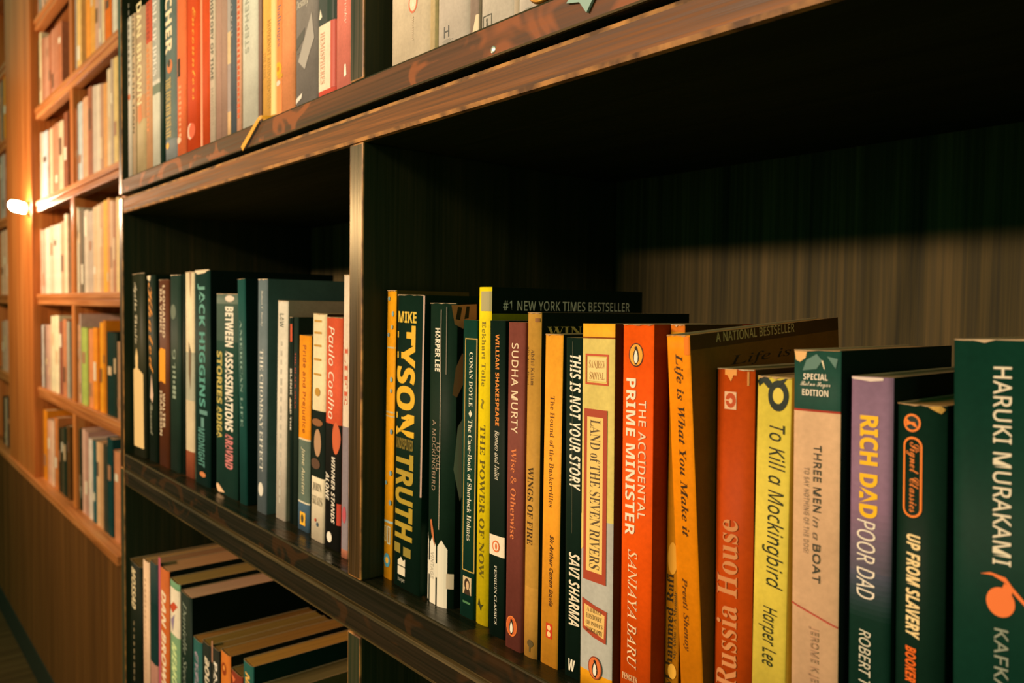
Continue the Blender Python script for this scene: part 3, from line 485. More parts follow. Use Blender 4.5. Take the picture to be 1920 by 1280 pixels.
  ('paperback', 'dark thriller paperback with tall teal author lettering', -0.8676, 0.0165, 1.1606, 0.0442, 0.2237, 0.14, -0.0027, 0, 0, '15302a', '0a1a14', 'b08a58', 0.15, [], [('t', 'JACK HIGGINS', 'SB', '4f958a', 0.28, 0.78, 0.0606, 0.6325, 'd', 'author_name'), ('p', '5a8a84', [(0.4, 0.6475), (0.9, 0.6475), (0.9, 0.6676), (0.4, 0.6676)], 'cover_print'), ('p', '5a8a84', [(0.5, 0.6826), (0.7, 0.6826), (0.7, 0.7277), (0.5, 0.7277)], 'cover_print'), ('t', 'MIDNIGHT', 'SB', '4a8078', 0.3, 0.74, 0.7327, 0.9136, 'd', 'title'), ('e', 'c87c48', 0.6, 0.9488, 0.2, 0.0126, 'publisher_mark'), ('p', 'd8c8a8', [(0.0, -0.0036), (1, -0.0036), (0.8, 0.0112), (0.3, 0.0161)], 'worn_patch')], [], []),
  ('paperback', 'teal story collection with white and pink block lettering', -0.8129, 0.0185, 1.1606, 0.0577, 0.1994, 0.125, 0.0096, 0, 0, '204238', '12241c', 'b08a58', 0.15, [(0, '5c6c60'), (0.0498, '3a5248'), (0.2336, '204238')], [('t', 'BETWEEN', 'XB', 'e4dccc', 0.5, 0.86, 0.0629, 0.2599, 'd', 'title'), ('t', 'ASSASSINATIONS', 'XB', 'e4dccc', 0.5, 0.86, 0.281, 0.6728, 'd', 'title'), ('t', 'STORIES', 'XB', 'b8a858', 0.1, 0.36, 0.2863, 0.5506, 'd', 'title'), ('t', 'ADIGA', 'XB', 'b8a858', 0.1, 0.36, 0.5639, 0.726, 'd', 'title'), ('t', 'ARAVIND', 'XB', 'c87878', 0.52, 0.86, 0.6887, 0.8594, 'd', 'author_name'), ('e', 'd8c8b8', 0.7, 0.0236, 0.2, 0.0157, 'publisher_mark'), ('p', 'e0b890', [(0, 0.9637), (0.2, 0.9557), (0.5, 0.9878), (0.2, 0.9986)], 'worn_patch')], [], []),
  ('paperback', 'dark teal biography with faint spine lettering', -0.7472, 0.0185, 1.1606, 0.0181, 0.2132, 0.13, -0.0258, 0, 0, '1b4a44', '0c2420', 'b08a58', 0.15, [], [('t', 'AMERICAN LIFE', 'R', '7a9a90', 0.35, 0.65, 0.1815, 0.6548, 'd', 'title')], [], []),
  ('paperback', 'tall blue grey paperback with white serif title and wide grey cover', -0.7085, 0.0195, 1.1606, 0.0203, 0.2124, 0.12, 0.0106, 0, 0, '66747a', '46605e', 'b08a58', 0.15, [], [('t', 'THE CHOMSKY EFFECT', 'R', 'd8d8d0', 0.35, 0.7, 0.2983, 0.8174, 'd', 'title'), ('t', 'Robert F. Barsky', 'R', 'b8bcb8', 0.4, 0.65, 0.0495, 0.2008, 'd', 'author_name'), ('e', 'd8d4c8', 0.5, 0.8981, 0.26, 0.0301, 'publisher_mark')], [], []),
  ('paperback', 'white paperback leaning out among darker spines', -0.6768, 0.0235, 1.1606, 0.0204, 0.1929, 0.11, 0.0231, 0, 0, 'd8d0c0', 'a89484', 'b08a58', 0.15, [], [('t', 'LAW', 'SB', '6a7068', 0.3, 0.7, 0.0577, 0.1204, 'd', 'title'), ('d', 'b8b4a8', 0.4, 0.6, 0.1831, 0.9417, 18, 'small_print')], [], []),
  ('paperback', 'black paperback with small red box and white title', -0.6522, 0.026, 1.1606, 0.006, 0.1791, 0.125, 0.0023, 0, 0, '10201a', '10201a', 'b08a58', 0.15, [], [('p', 'd0502c', [(0.2, 0.0335), (0.8, 0.0335), (0.8, 0.1185), (0.2, 0.1185)], 'label_patch'), ('t', 'BLINK', 'XB', 'e0d8c8', 0.2, 0.7, 0.2477, 0.3772, 'd', 'title'), ('t', 'AND THE', 'XB', 'e0d8c8', 0.2, 0.6, 0.3902, 0.5462, 'd', 'title'), ('e', 'e0c8a8', 0.2, 0.4161, 0.16, 0.0312, 'publisher_mark')], [], []),
  ('paperback', 'thin dark paperback with red spine lettering', -0.6458, 0.026, 1.1606, 0.009, 0.1793, 0.125, 0.007, 0, 0, '1c2a22', '1c2a22', 'b08a58', 0.15, [], [('t', 'THE BLACK SWAN', 'RB', 'a8402c', 0.35, 0.65, 0.1677, 0.4384, 'd', 'title')], [], []),
  ('paperback', 'orange grey and blue classic with brown title', -0.6321, 0.0235, 1.1606, 0.0216, 0.1642, 0.105, 0.016, 0, 0, 'e8941c', '1a2a22', 'b08a58', 0.15, [(0, 'e8941c'), (0.5243, 'd8c8a8'), (0.5326, '5f6f64'), (0.8486, 'd8d0b8'), (0.8568, '48647a')], [('t', 'Pride and Prejudice', 'N', '8a3a14', 0.35, 0.7, 0.0486, 0.497, 'd', 'title'), ('t', 'Jane Austen', 'NI', 'd8d0b0', 0.35, 0.68, 0.5681, 0.8099, 'd', 'author_name'), ('p', 'e8b030', [(0.3, 0.9038), (0.75, 0.9038), (0.75, 0.9702), (0.3, 0.9702)], 'publisher_mark'), ('e', '3a3a2c', 0.5, 0.937, 0.12, 0.0221, 'publisher_mark')], [], []),
  ('paperback', 'cream poetry paperback with dark portrait and gold bars', -0.5991, 0.0195, 1.1606, 0.0228, 0.1828, 0.1, 0.0163, 0, 0, 'e4d4ac', '3a2a1c', 'b08a58', 0.15, [(0, 'e4d4ac'), (0.4238, '14201a'), (0.7181, 'e8dcc0')], [('p', 'b88a34', [(0.2, 0.0278), (0.75, 0.0278), (0.75, 0.037), (0.2, 0.037)], 'cover_print'), ('p', 'b88a34', [(0.2, 0.0787), (0.75, 0.0787), (0.75, 0.088), (0.2, 0.088)], 'cover_print'), ('p', 'b88a34', [(0.2, 0.1344), (0.75, 0.1344), (0.75, 0.1437), (0.2, 0.1437)], 'cover_print'), ('p', 'b88a34', [(0.2, 0.1949), (0.75, 0.1949), (0.75, 0.2042), (0.2, 0.2042)], 'cover_print'), ('p', 'b88a34', [(0.2, 0.2601), (0.75, 0.2601), (0.75, 0.2694), (0.2, 0.2694)], 'cover_print'), ('e', 'b88a34', 0.5, 0.3418, 0.2, 0.0188, 'cover_print'), ('e', 'b08a68', 0.55, 0.5647, 0.26, 0.0613, 'portrait'), ('e', '8a5a34', 0.5, 0.4754, 0.4, 0.0164, 'portrait'), ('e', '5a4030', 0.4, 0.659, 0.35, 0.0236, 'portrait'), ('t', 'JOHN', 'R', '8a8270', 0.2, 0.85, 0.7418, 0.782, 'h', 'author_name'), ('t', 'KEATS', 'R', '8a8270', 0.2, 0.9, 0.801, 0.839, 'h', 'author_name'), ('e', 'c84a34', 0.45, 0.9079, 0.06, 0.0071, 'publisher_mark'), ('e', '34506a', 0.6, 0.9245, 0.07, 0.0096, 'publisher_mark')], [], []),
  ('paperback', 'red novel with white handwritten author name and dark lower spine', -0.5745, 0.019, 1.1606, 0.0258, 0.1803, 0.1, 0.0131, 0, 0, 'cc5534', 'b8482c', 'b08a58', 0.15, [(0, 'cc5534'), (0.4577, '1c1c18')], [('t', 'Paulo Coelho', 'NI', 'ece0cc', 0.25, 0.62, 0.0386, 0.437, 'd', 'author_name'), ('e', 'c86038', 0.75, 0.5154, 0.22, 0.0693, 'cover_print'), ('t', 'WINNER STANDS', 'NBI', 'e4dccc', 0.5, 0.72, 0.5986, 0.8868, 'd', 'title'), ('t', 'ALONE', 'NBI', 'e4dccc', 0.12, 0.36, 0.6727, 0.7936, 'd', 'title'), ('e', 'e8e0d0', 0.4, 0.9522, 0.16, 0.0234, 'publisher_mark'), ('p', 'b8402c', [(0.85, 0.7936), (1, 0.7936), (1, 0.8868), (0.85, 0.8868)], 'cover_print')], [], []),
  ('paperback', 'pale paperback squeezed against the divider', -0.5392, 0.0155, 1.1606, 0.0099, 0.2122, 0.125, 0.0138, 0, 0, 'dccab4', 'dccab4', 'b08a58', 0.15, [(0, 'dccab4'), (0.5319, '8a8088'), (0.969, 'b07058')], [('t', 'LIFE', 'RB', 'c85c40', 0.3, 0.8, 0.2506, 0.4566, 'd', 'title'), ('e', 'b8505c', 0.5, 0.8448, 0.3, 0.0305, 'cover_print')], [], []),
 ]),
 ('books in the top left bay', [
  ('paperback', 'grey white paperback first in the top left bay against the panel', -1.0764, 0.0065, 1.5029, 0.0148, 0.197, 0.125, 0.0, 0, 0, 'c8c4b4', 'c8c4b4', 'b08a58', 0.15, [(0, 'c8c4b4')], [('d', '6a6a5c', 0.3, 0.7, -0.0854, 0.4355, 12, 'small_print'), ('e', 'c86a3c', 0.5, 0.4912, 0.3, 0.0197, 'publisher_mark')], [], []),
  ('paperback', 'narrow tan thriller with dark lettering in the top bay', -1.0612, 0.0075, 1.5029, 0.0141, 0.197, 0.125, 0.0, 0, 0, 'c0a888', 'c0a888', 'b08a58', 0.15, [], [('t', 'THE GIRL ON THE TRAIN', 'NB', '4a4438', 0.25, 0.75, -0.002, 0.7259, 'd', 'title')], [], []),
  ('paperback', 'tan thriller with large pale author capitals in the top bay', -1.0467, 0.008, 1.5029, 0.0365, 0.197, 0.125, 0.0, 0, 0, 'b8a07c', 'b8a07c', 'b08a58', 0.15, [(0, 'b0987a'), (0.5235, 'bc9068'), (0.6669, 'b4a47c')], [('t', 'DAN BROWN', 'NB', 'dcd0a0', 0.15, 0.7, -0.0388, 0.5713, 'd', 'author_name'), ('p', 'd07c4c', [(0.3, 0.5872), (0.6, 0.5713), (0.7, 0.6669), (0.35, 0.6893)], 'cover_print')], [], []),
  ('paperback', 'brown patterned paperback in the top bay beside the silver spine', -1.0098, 0.009, 1.5029, 0.0235, 0.197, 0.125, 0.0, 0, 0, 'b88a68', 'b88a68', 'b08a58', 0.15, [(0, 'c0583c'), (0.2423, 'c89a70')], [('d', '9a3a24', 0.2, 0.7, 0.0116, 0.2269, 8, 'small_print'), ('d', 'd0844c', 0.2, 0.7, 0.2732, 0.7701, 16, 'small_print')], [], []),
  ('paperback', 'silver grey novel with glossy mottled lower spine', -0.9859, 0.009, 1.5029, 0.0292, 0.197, 0.125, 0.0, 0, 0, 'b0b4a4', 'b0b4a4', 'b08a58', 0.15, [(0, 'a8aca4'), (0.4874, 'd0d0c4'), (0.5117, '7a8878'), (0.5664, 'c8ccbc')], [('t', 'ISLE OF DOGS', 'R', 'e4e4dc', 0.2, 0.7, 0.0348, 0.4571, 'd', 'title')], [], []),
  ('paperback', 'thin dark green paperback beside the big lettered grey novel', -0.9559, 0.009, 1.5029, 0.0147, 0.197, 0.125, 0.0, 0, 0, '163026', '163026', 'b08a58', 0.15, [], [], [], []),
  ('paperback', 'grey novel with large cream author capitals and gold title', -0.9409, 0.0095, 1.5029, 0.0393, 0.197, 0.125, 0.0, 0, 0, '64706c', '64706c', 'b08a58', 0.15, [(0, '66746f'), (0.8658, '7a8486')], [('t', 'ARCHER', 'SB', 'ecdcb8', 0.12, 0.7, -0.0978, 0.3871, 'd', 'author_name'), ('e', 'c87848', 0.5, 0.4626, 0.24, 0.0378, 'portrait'), ('e', '3a3a30', 0.45, 0.4452, 0.12, 0.0203, 'portrait'), ('t', 'THE FOURTH ESTATE', 'RB', 'd8b868', 0.15, 0.6, 0.5237, 0.8541, 'd', 'title'), ('e', 'dca838', 0.3, 0.8952, 0.14, 0.0176, 'publisher_mark')], [], []),
  ('paperback', 'faded orange paperback in the top bay with a dark slit near its middle', -0.9011, 0.01, 1.5029, 0.0285, 0.197, 0.125, 0.0, 0, 0, 'd8683c', 'd8683c', 'b08a58', 0.15, [(0, 'e07444')], [('p', '1c1c14', [(0.2, 0.4547), (0.45, 0.4547), (0.45, 0.5507), (0.2, 0.5507)], 'cover_print'), ('d', 'e8a070', 0.3, 0.6, 0.6017, 0.8858, 10, 'small_print'), ('e', 'e8b898', 0.3, 0.8915, 0.25, 0.0171, 'publisher_mark')], [], []),
  ('paperback', 'deep orange paperback with pale curved emblem near its foot', -0.8722, 0.011, 1.5029, 0.0366, 0.197, 0.125, 0.0, 0, 0, 'cc4c20', 'cc4c20', 'b08a58', 0.15, [], [('e', 'e8b8a0', 0.35, 0.8684, 0.26, 0.0415, 'publisher_mark'), ('e', 'cc4c20', 0.5, 0.8684, 0.26, 0.0388, 'publisher_mark'), ('t', 'Encounters', 'CB', 'f0a838', 0.55, 0.8, 0.2361, 0.7163, 'd', 'title')], [], []),
  ('paperback', 'orange paperback with pale hinge edge beside the cosmology book', -0.8337, 0.0115, 1.5029, 0.0283, 0.197, 0.125, 0.0, 0, 0, 'cc5024', 'cc5024', 'b08a58', 0.15, [(0, 'cc5024')], [('p', 'e8946c', [(0, 0.1922), (0.35, 0.1922), (0.35, 0.9774), (0, 0.9774)], 'cover_print')], [], []),
  ('paperback', 'pale cosmology paperback with dark vertical title in top bay', -0.805, 0.0115, 1.5029, 0.0149, 0.197, 0.125, 0.0, 0, 0, 'c8bca8', 'c8bca8', 'b08a58', 0.15, [], [('t', 'HISTORY OF TIME', 'NB', '5a5a50', 0.25, 0.75, 0.2757, 0.6656, 'd', 'title'), ('t', 'HAWKING', 'NB', 'a89a88', 0.25, 0.75, 0.7047, 0.8881, 'd', 'author_name')], [], []),
  ('paperback', 'plain pinkish grey paperback in the top bay, left of its taupe twin', -0.7897, 0.012, 1.5029, 0.0153, 0.197, 0.125, 0.0, 0, 0, 'b09080', 'b09080', 'b08a58', 0.15, [], [], [], []),
  ('paperback', 'taupe paperback in the top bay beside the mottled cream spine', -0.7741, 0.012, 1.5029, 0.0148, 0.197, 0.125, 0.0, 0, 0, 'a88c7c', 'a88c7c', 'b08a58', 0.15, [], [], [], []),
  ('paperback', 'thin cream paperback with brown mottling in the top bay', -0.7589, 0.012, 1.5029, 0.0077, 0.197, 0.125, 0.0, 0, 0, 'd0b890', 'd0b890', 'b08a58', 0.15, [(0, 'a8a4a0'), (0.4844, 'd8c098'), (0.6343, 'a89c98'), (0.8601, 'dcb888')], [], [], []),
  ('paperback', 'slate blue paperback in the top bay beside the orange lettered spine', -0.7508, 0.012, 1.5029, 0.0141, 0.197, 0.125, 0.0, 0, 0, '6a747c', '6a747c', 'b08a58', 0.15, [(0, '58646c')], [('t', 'THE WHEEL', 'NB', 'c8c4bc', 0.0, 0.35, 0.3265, 0.5357, 'd', 'title')], [], []),
  ('paperback', 'narrow peach paperback with orange lettering in the top bay', -0.7363, 0.012, 1.5029, 0.0111, 0.197, 0.125, 0.0, 0, 0, 'dca888', 'dca888', 'b08a58', 0.15, [], [('d', 'd05828', 0.25, 0.75, 0.3694, 0.9187, 22, 'small_print')], [], []),
  ('paperback', 'wide pale mint paperback with grey upward lettering in top bay', -0.7248, 0.012, 1.5029, 0.0369, 0.197, 0.125, 0.0, 0, 0, 'cfd4c6', 'cfd4c6', 'b08a58', 0.15, [], [('t', 'STEPHEN', 'N', '9aa094', 0.25, 0.5, 0.3808, 0.6369, 'u', 'author_name')], [], []),
  ('paperback', 'thin grey brown paperback beside the wide pale mint book', -0.6868, 0.012, 1.5029, 0.0075, 0.197, 0.125, 0.0, 0, 0, '8c7468', '8c7468', 'b08a58', 0.15, [], [], [], []),
  ('paperback', 'soft yellow paperback with faint brown lettering', -0.6789, 0.012, 1.5029, 0.0274, 0.197, 0.125, 0.0, 0, 0, 'ecb85c', 'ecb85c', 'b08a58', 0.15, [(0, 'ecb85c')], [('p', 'f0d48c', [(0.75, 0.4171), (1, 0.4171), (1, 0.9613), (0.75, 0.9613)], 'cover_print'), ('t', 'MODERNIST RHODODENDRON', 'R', 'b88c3c', 0.45, 0.72, 0.5485, 0.9293, 'd', 'title'), ('t', 'THE DARK', 'R', 'c89c4c', 0.12, 0.34, 0.6781, 0.7921, 'd', 'title')], [], []),
  ('paperback', 'peach orange paperback with yellow flower print low on spine', -0.6512, 0.012, 1.5029, 0.0358, 0.197, 0.125, 0.0, 0, 0, 'ec9050', 'ec9050', 'b08a58', 0.15, [(0, 'eca06c')], [('p', 'ec8c48', [(0, 0.4643), (0.4, 0.4643), (0.4, 0.974), (0, 0.974)], 'cover_print'), ('t', 'Challenges', 'R', '7a6a70', 0.08, 0.36, 0.4862, 0.6876, 'd', 'title'), ('e', 'f0b010', 0.18, 0.7799, 0.2, 0.0287, 'flower_print'), ('e', 'c07808', 0.18, 0.7799, 0.07, 0.011, 'flower_print'), ('e', 'd8a020', 0.3, 0.813, 0.14, 0.011, 'flower_print'), ('e', 'f0d0c0', 0.2, 0.8394, 0.12, 0.011, 'flower_print')], [], []),
  ('paperback', 'grey photographic paperback with smoky pattern, in top bay', -0.615, 0.0125, 1.5029, 0.0392, 0.197, 0.125, 0.0, 0, 0, '8c8884', '8c8884', 'b08a58', 0.15, [(0, '84827e')], [('t', 'Destiny', 'RI', 'e0dccc', 0.05, 0.65, 0.548, 0.5899, 'h', 'title'), ('p', '5a5a56', [(0.1, 0.6991), (0.5, 0.6697), (0.45, 0.7117), (0.1, 0.7453)], 'cover_print'), ('p', '6a6864', [(0.1, 0.7453), (0.4, 0.7369), (0.55, 0.7537), (0.15, 0.7622)], 'cover_print'), ('p', 'a8a49e', [(0.2, 0.7916), (0.8, 0.6235), (0.9, 0.7285), (0.5, 0.8338)], 'cover_print'), ('p', 'dcd8d0', [(0.0, 0.9435), (0.4, 0.9224), (0.35, 0.9435), (0.05, 0.9605)], 'publisher_mark')], [], []),
  ('paperback', 'cream paperback with red foot and dark photo above', -0.5747, 0.0125, 1.5029, 0.0284, 0.197, 0.125, 0.0, 0, 0, 'e4d8c0', 'e4d8c0', 'b08a58', 0.15, [(0, '4c5450'), (0.6992, 'e8dcc4'), (0.9494, 'c85040')], [('p', 'ece4d0', [(0.1, 0.671), (0.2, 0.6349), (0.3, 0.667), (0.2, 0.6751)], 'publisher_mark'), ('p', '143026', [(0.6, 0.5706), (1, 0.5706), (1, 0.6952), (0.6, 0.6952)], 'cover_print'), ('p', 'c05040', [(0.78, 0.6992), (1, 0.6992), (1, 0.9494), (0.78, 0.9494)], 'cover_print'), ('t', 'HEMISPHERES', 'R', 'd8a890', 0.2, 0.45, 0.7274, 0.9231, 'd', 'title')], [], []),
  ('paperback', 'pink classic at the end of the top left bay', -0.5459, 0.013, 1.5029, 0.0238, 0.197, 0.125, 0.0, 0, 0, 'e48878', 'e48878', 'b08a58', 0.15, [], [('t', 'Dostoevsky', 'RI', 'f0e0d0', 0.55, 0.75, 0.531, 0.737, 'd', 'author_name'), ('p', 'f4ecdc', [(0.56, 0.9244), (0.6, 0.8853), (0.68, 0.8853), (0.72, 0.9244), (0.64, 0.9322)], 'penguin_mark')], [], []),
 ]),
 ('books in the top right bay', [
  ('paperback', 'cream classic with orange emblem, first in the top right bay', -0.4677, 0.012, 1.5029, 0.047, 0.197, 0.12, 0.0, 0, 0, 'f0e4c8', 'f0e4c8', 'b08a58', 0.15, [(0, 'f0e4c8')], [('e', 'd87858', 0.6, 0.7917, 0.11, 0.0344, 'penguin_mark'), ('e', 'e8dcc0', 0.6, 0.7917, 0.08, 0.0275, 'penguin_mark'), ('p', 'f0e8d4', [(0.57, 0.8054), (0.6, 0.7814), (0.64, 0.8054)], 'penguin_mark'), ('d', 'c8b8a0', 0.58, 0.62, 0.8381, 0.9155, 12, 'small_print')], [], []),
  ('paperback', 'thin cream and tan paperback between the two white spines', -0.42, 0.012, 1.5029, 0.0052, 0.197, 0.125, 0.0, 0, 0, 'e8d4a4', 'e8d4a4', 'b08a58', 0.15, [], [], [], []),
  ('paperback', 'white paperback with slim letter H emblem in the top right bay', -0.4143, 0.0125, 1.5029, 0.0333, 0.197, 0.125, 0.0, 0, 0, 'e4ded2', 'e4ded2', 'b08a58', 0.15, [(0, 'e4ded2')], [('t', 'H', 'N', '5a5a58', 0.26, 0.42, 0.9151, 0.9489, 'h', 'publisher_mark'), ('d', 'a8a49c', 0.2, 0.55, 0.9553, 0.9714, 6, 'small_print')], [], []),
  ('paperback', 'mauve grey paperback with peeled cream patch on its spine', -0.3799, 0.0125, 1.5029, 0.0086, 0.197, 0.125, 0.0, 0, 0, 'b0a090', 'b0a090', 'b08a58', 0.15, [(0, 'b0a094')], [('p', 'e0ceb0', [(0.3, 0.9766), (0.7, 0.9207), (1, 0.9207), (1, 0.9766)], 'worn_patch')], [], []),
  ('paperback', 'white paperback with small outlined figure emblem', -0.3707, 0.0125, 1.5029, 0.0325, 0.197, 0.125, 0.0, 0, 0, 'e8e4d4', 'e8e4d4', 'b08a58', 0.15, [(0, 'eae6d8')], [('o', '5a5a50', 0.1, 0.36, 0.9351, 0.983, 0.02, 'publisher_mark'), ('e', '5a5a50', 0.22, 0.95, 0.02, 0.006, 'publisher_mark'), ('p', '5a5a50', [(0.2, 0.977), (0.21, 0.956), (0.24, 0.956), (0.26, 0.977), (0.23, 0.968)], 'publisher_mark'), ('p', 'c8b8a4', [(0.94, 0.9052), (1, 0.9052), (1, 0.983), (0.94, 0.983)], 'cover_print')], [], []),
  ('paperback', 'white paperback touching the gold ring at frame top', -0.3375, 0.0125, 1.5029, 0.0279, 0.197, 0.125, 0.0, 0, 0, 'eeeade', 'eeeade', 'b08a58', 0.15, [], [('d', 'a8a8a0', 0.25, 0.45, 0.962, 0.9691, 3, 'small_print')], [], []),
 ]),
 ('books in the lower left bay', [
  ('paperback', 'black spy history with cream italic title in the lower bay corner', -1.0764, 0.0045, 0.8215, 0.0473, 0.205, 0.125, 0.0, 0, 0, '10180e', '0c140c', '6a5228', 0.15, [], [('t', 'MOSSAD', 'XBI', 'd8c49c', 0.25, 0.62, 0.0322, 0.2836, 'd', 'title'), ('d', '8a7a5c', 0.4, 0.5, 0.36, 0.7441, 9, 'small_print')], [], []),
  ('paperback', 'cream spined paperback second in the lower bay', -1.0287, 0.0075, 0.8215, 0.0244, 0.2168, 0.112, 0.0, 0, 0, 'd8b494', '101c14', '9a7440', 0.15, [], [('d', 'c09c7c', 0.3, 0.6, 0.1031, 0.7007, 20, 'small_print')], [], []),
  ('paperback', 'dark teal paperback with pink lower spine in the lower bay', -1.0039, 0.0085, 0.8215, 0.028, 0.2211, 0.115, 0.0, 0, 0, '24403e', '1c2a24', '8a6440', 0.15, [(0, '1c3434'), (0.2169, '143230'), (0.5485, 'b08070')], [], [], []),
  ('paperback', 'orange thriller with pink edge and white author capitals, lower bay', -0.9755, 0.0095, 0.8215, 0.0384, 0.2233, 0.118, 0.0, 0, 0, 'b85c24', '0e1a12', 'a87c50', 0.15, [(0, 'b85c24')], [('p', 'b8586c', [(0, -0.0419), (0.32, -0.0419), (0.32, 0.636), (0, 0.636)], 'cover_print'), ('t', 'DAN BROWN', 'XBI', 'ecd8b8', 0.4, 0.82, 0.1152, 0.6645, 'd', 'author_name')], [], []),
  ('paperback', 'white and green paperback with red scribble print, lower bay', -0.9367, 0.011, 0.8215, 0.0325, 0.2168, 0.12, 0.0, 0, 0, 'd8d0b8', '0e1a12', '8a7038', 0.15, [(0, '6a9470'), (0.0364, 'e0d4bc'), (0.2818, '7ca078')], [('p', 'c04c2c', [(0.1, 0.1406), (0.5, 0.1068), (0.9, 0.118), (0.4, 0.1688), (0.2, 0.1575)], 'cover_print'), ('p', '8a7a98', [(0.2, 0.2111), (0.6, 0.1688), (0.4, 0.2677)], 'cover_print'), ('t', 'MEMORIES', 'XBI', 'c8dc9c', 0.3, 0.8, 0.3215, 0.7086, 'd', 'title')], [], []),
  ('paperback', 'thick black paperback with grey author name, lower bay', -0.9038, 0.0125, 0.8215, 0.034, 0.2116, 0.15, 0.0, 0, 0, '10231a', '08160e', 'b08a68', 0.15, [], [('t', 'Danielle Steel', 'RI', '8a9484', 0.3, 0.65, 0.0447, 0.4954, 'd', 'author_name')], [], []),
  ('paperback', 'teal novel with mauve lettering in the lower bay', -0.8693, 0.0145, 0.8215, 0.0256, 0.1706, 0.135, 0.0, 0, 0, '1a5450', '0e241c', '8e642c', 0.15, [], [('t', 'OVID', 'CB', 'b09cb0', 0.3, 0.75, 0.0799, 0.3124, 'd', 'title')], [], []),
  ('paperback', 'black paperback with white slanted lettering, lower bay', -0.8433, 0.0155, 0.8215, 0.0239, 0.1751, 0.13, 0.0, 0, 0, '0f1c15', '1a1c12', '7a6028', 0.15, [], [('t', 'BOURNE', 'XBI', 'dcd0b8', 0.4, 0.9, 0.0809, 0.4067, 'd', 'title')], [], []),
  ('paperback', 'black paperback with worn peach hinge and white capitals, lower bay', -0.819, 0.0165, 0.8215, 0.0213, 0.1772, 0.128, 0.0, 0, 0, '1c2018', '12201a', '7a5c28', 0.15, [], [('p', 'c89070', [(0, -0.0299), (0.25, -0.0299), (0.25, 0.0957), (0, 0.0957)], 'worn_patch'), ('t', 'PASS', 'XB', 'e0d8c8', 0.4, 0.85, 0.08, 0.3006, 'd', 'title')], [], []),
  ('paperback', 'orange paperback with small round print on its spine, lower bay', -0.7958, 0.0175, 0.8215, 0.0247, 0.1806, 0.13, 0.0, 0, 0, 'c06a20', '1c2010', '8c6228', 0.15, [], [('e', '8a3a10', 0.45, 0.0932, 0.25, 0.0361, 'cover_print'), ('e', 'e09040', 0.45, 0.0872, 0.1, 0.015, 'cover_print')], [], []),
  ('paperback', 'low dark red paperback with worn top in the lower bay', -0.7707, 0.0185, 0.8215, 0.0275, 0.1698, 0.125, 0.0, 0, 0, '7a2c14', '14180e', '6a5424', 0.15, [], [('p', 'd87040', [(0.1, 0.0218), (0.5, 0.0405), (0.3, 0.0718)], 'cover_print')], [], []),
  ('paperback', 'dark teal paperback with gold lettering nearest the lower right', -0.7429, 0.02, 0.8215, 0.0234, 0.188, 0.135, 0.0, 0, 0, '145048', '0a2a22', 'a0742e', 0.15, [], [('t', 'NATIONAL', 'XBI', 'e0b058', 0.3, 0.75, 0.0494, 0.381, 'd', 'title')], [], []),
  ('paperback', 'low brown paperback peeking beside the last teal book, lower bay', -0.719, 0.0225, 0.8215, 0.0272, 0.17, 0.14, 0.0, 0, 0, '5a5030', '5a5430', '6a5c34', 0.15, [], [], [], []),
 ]),
]
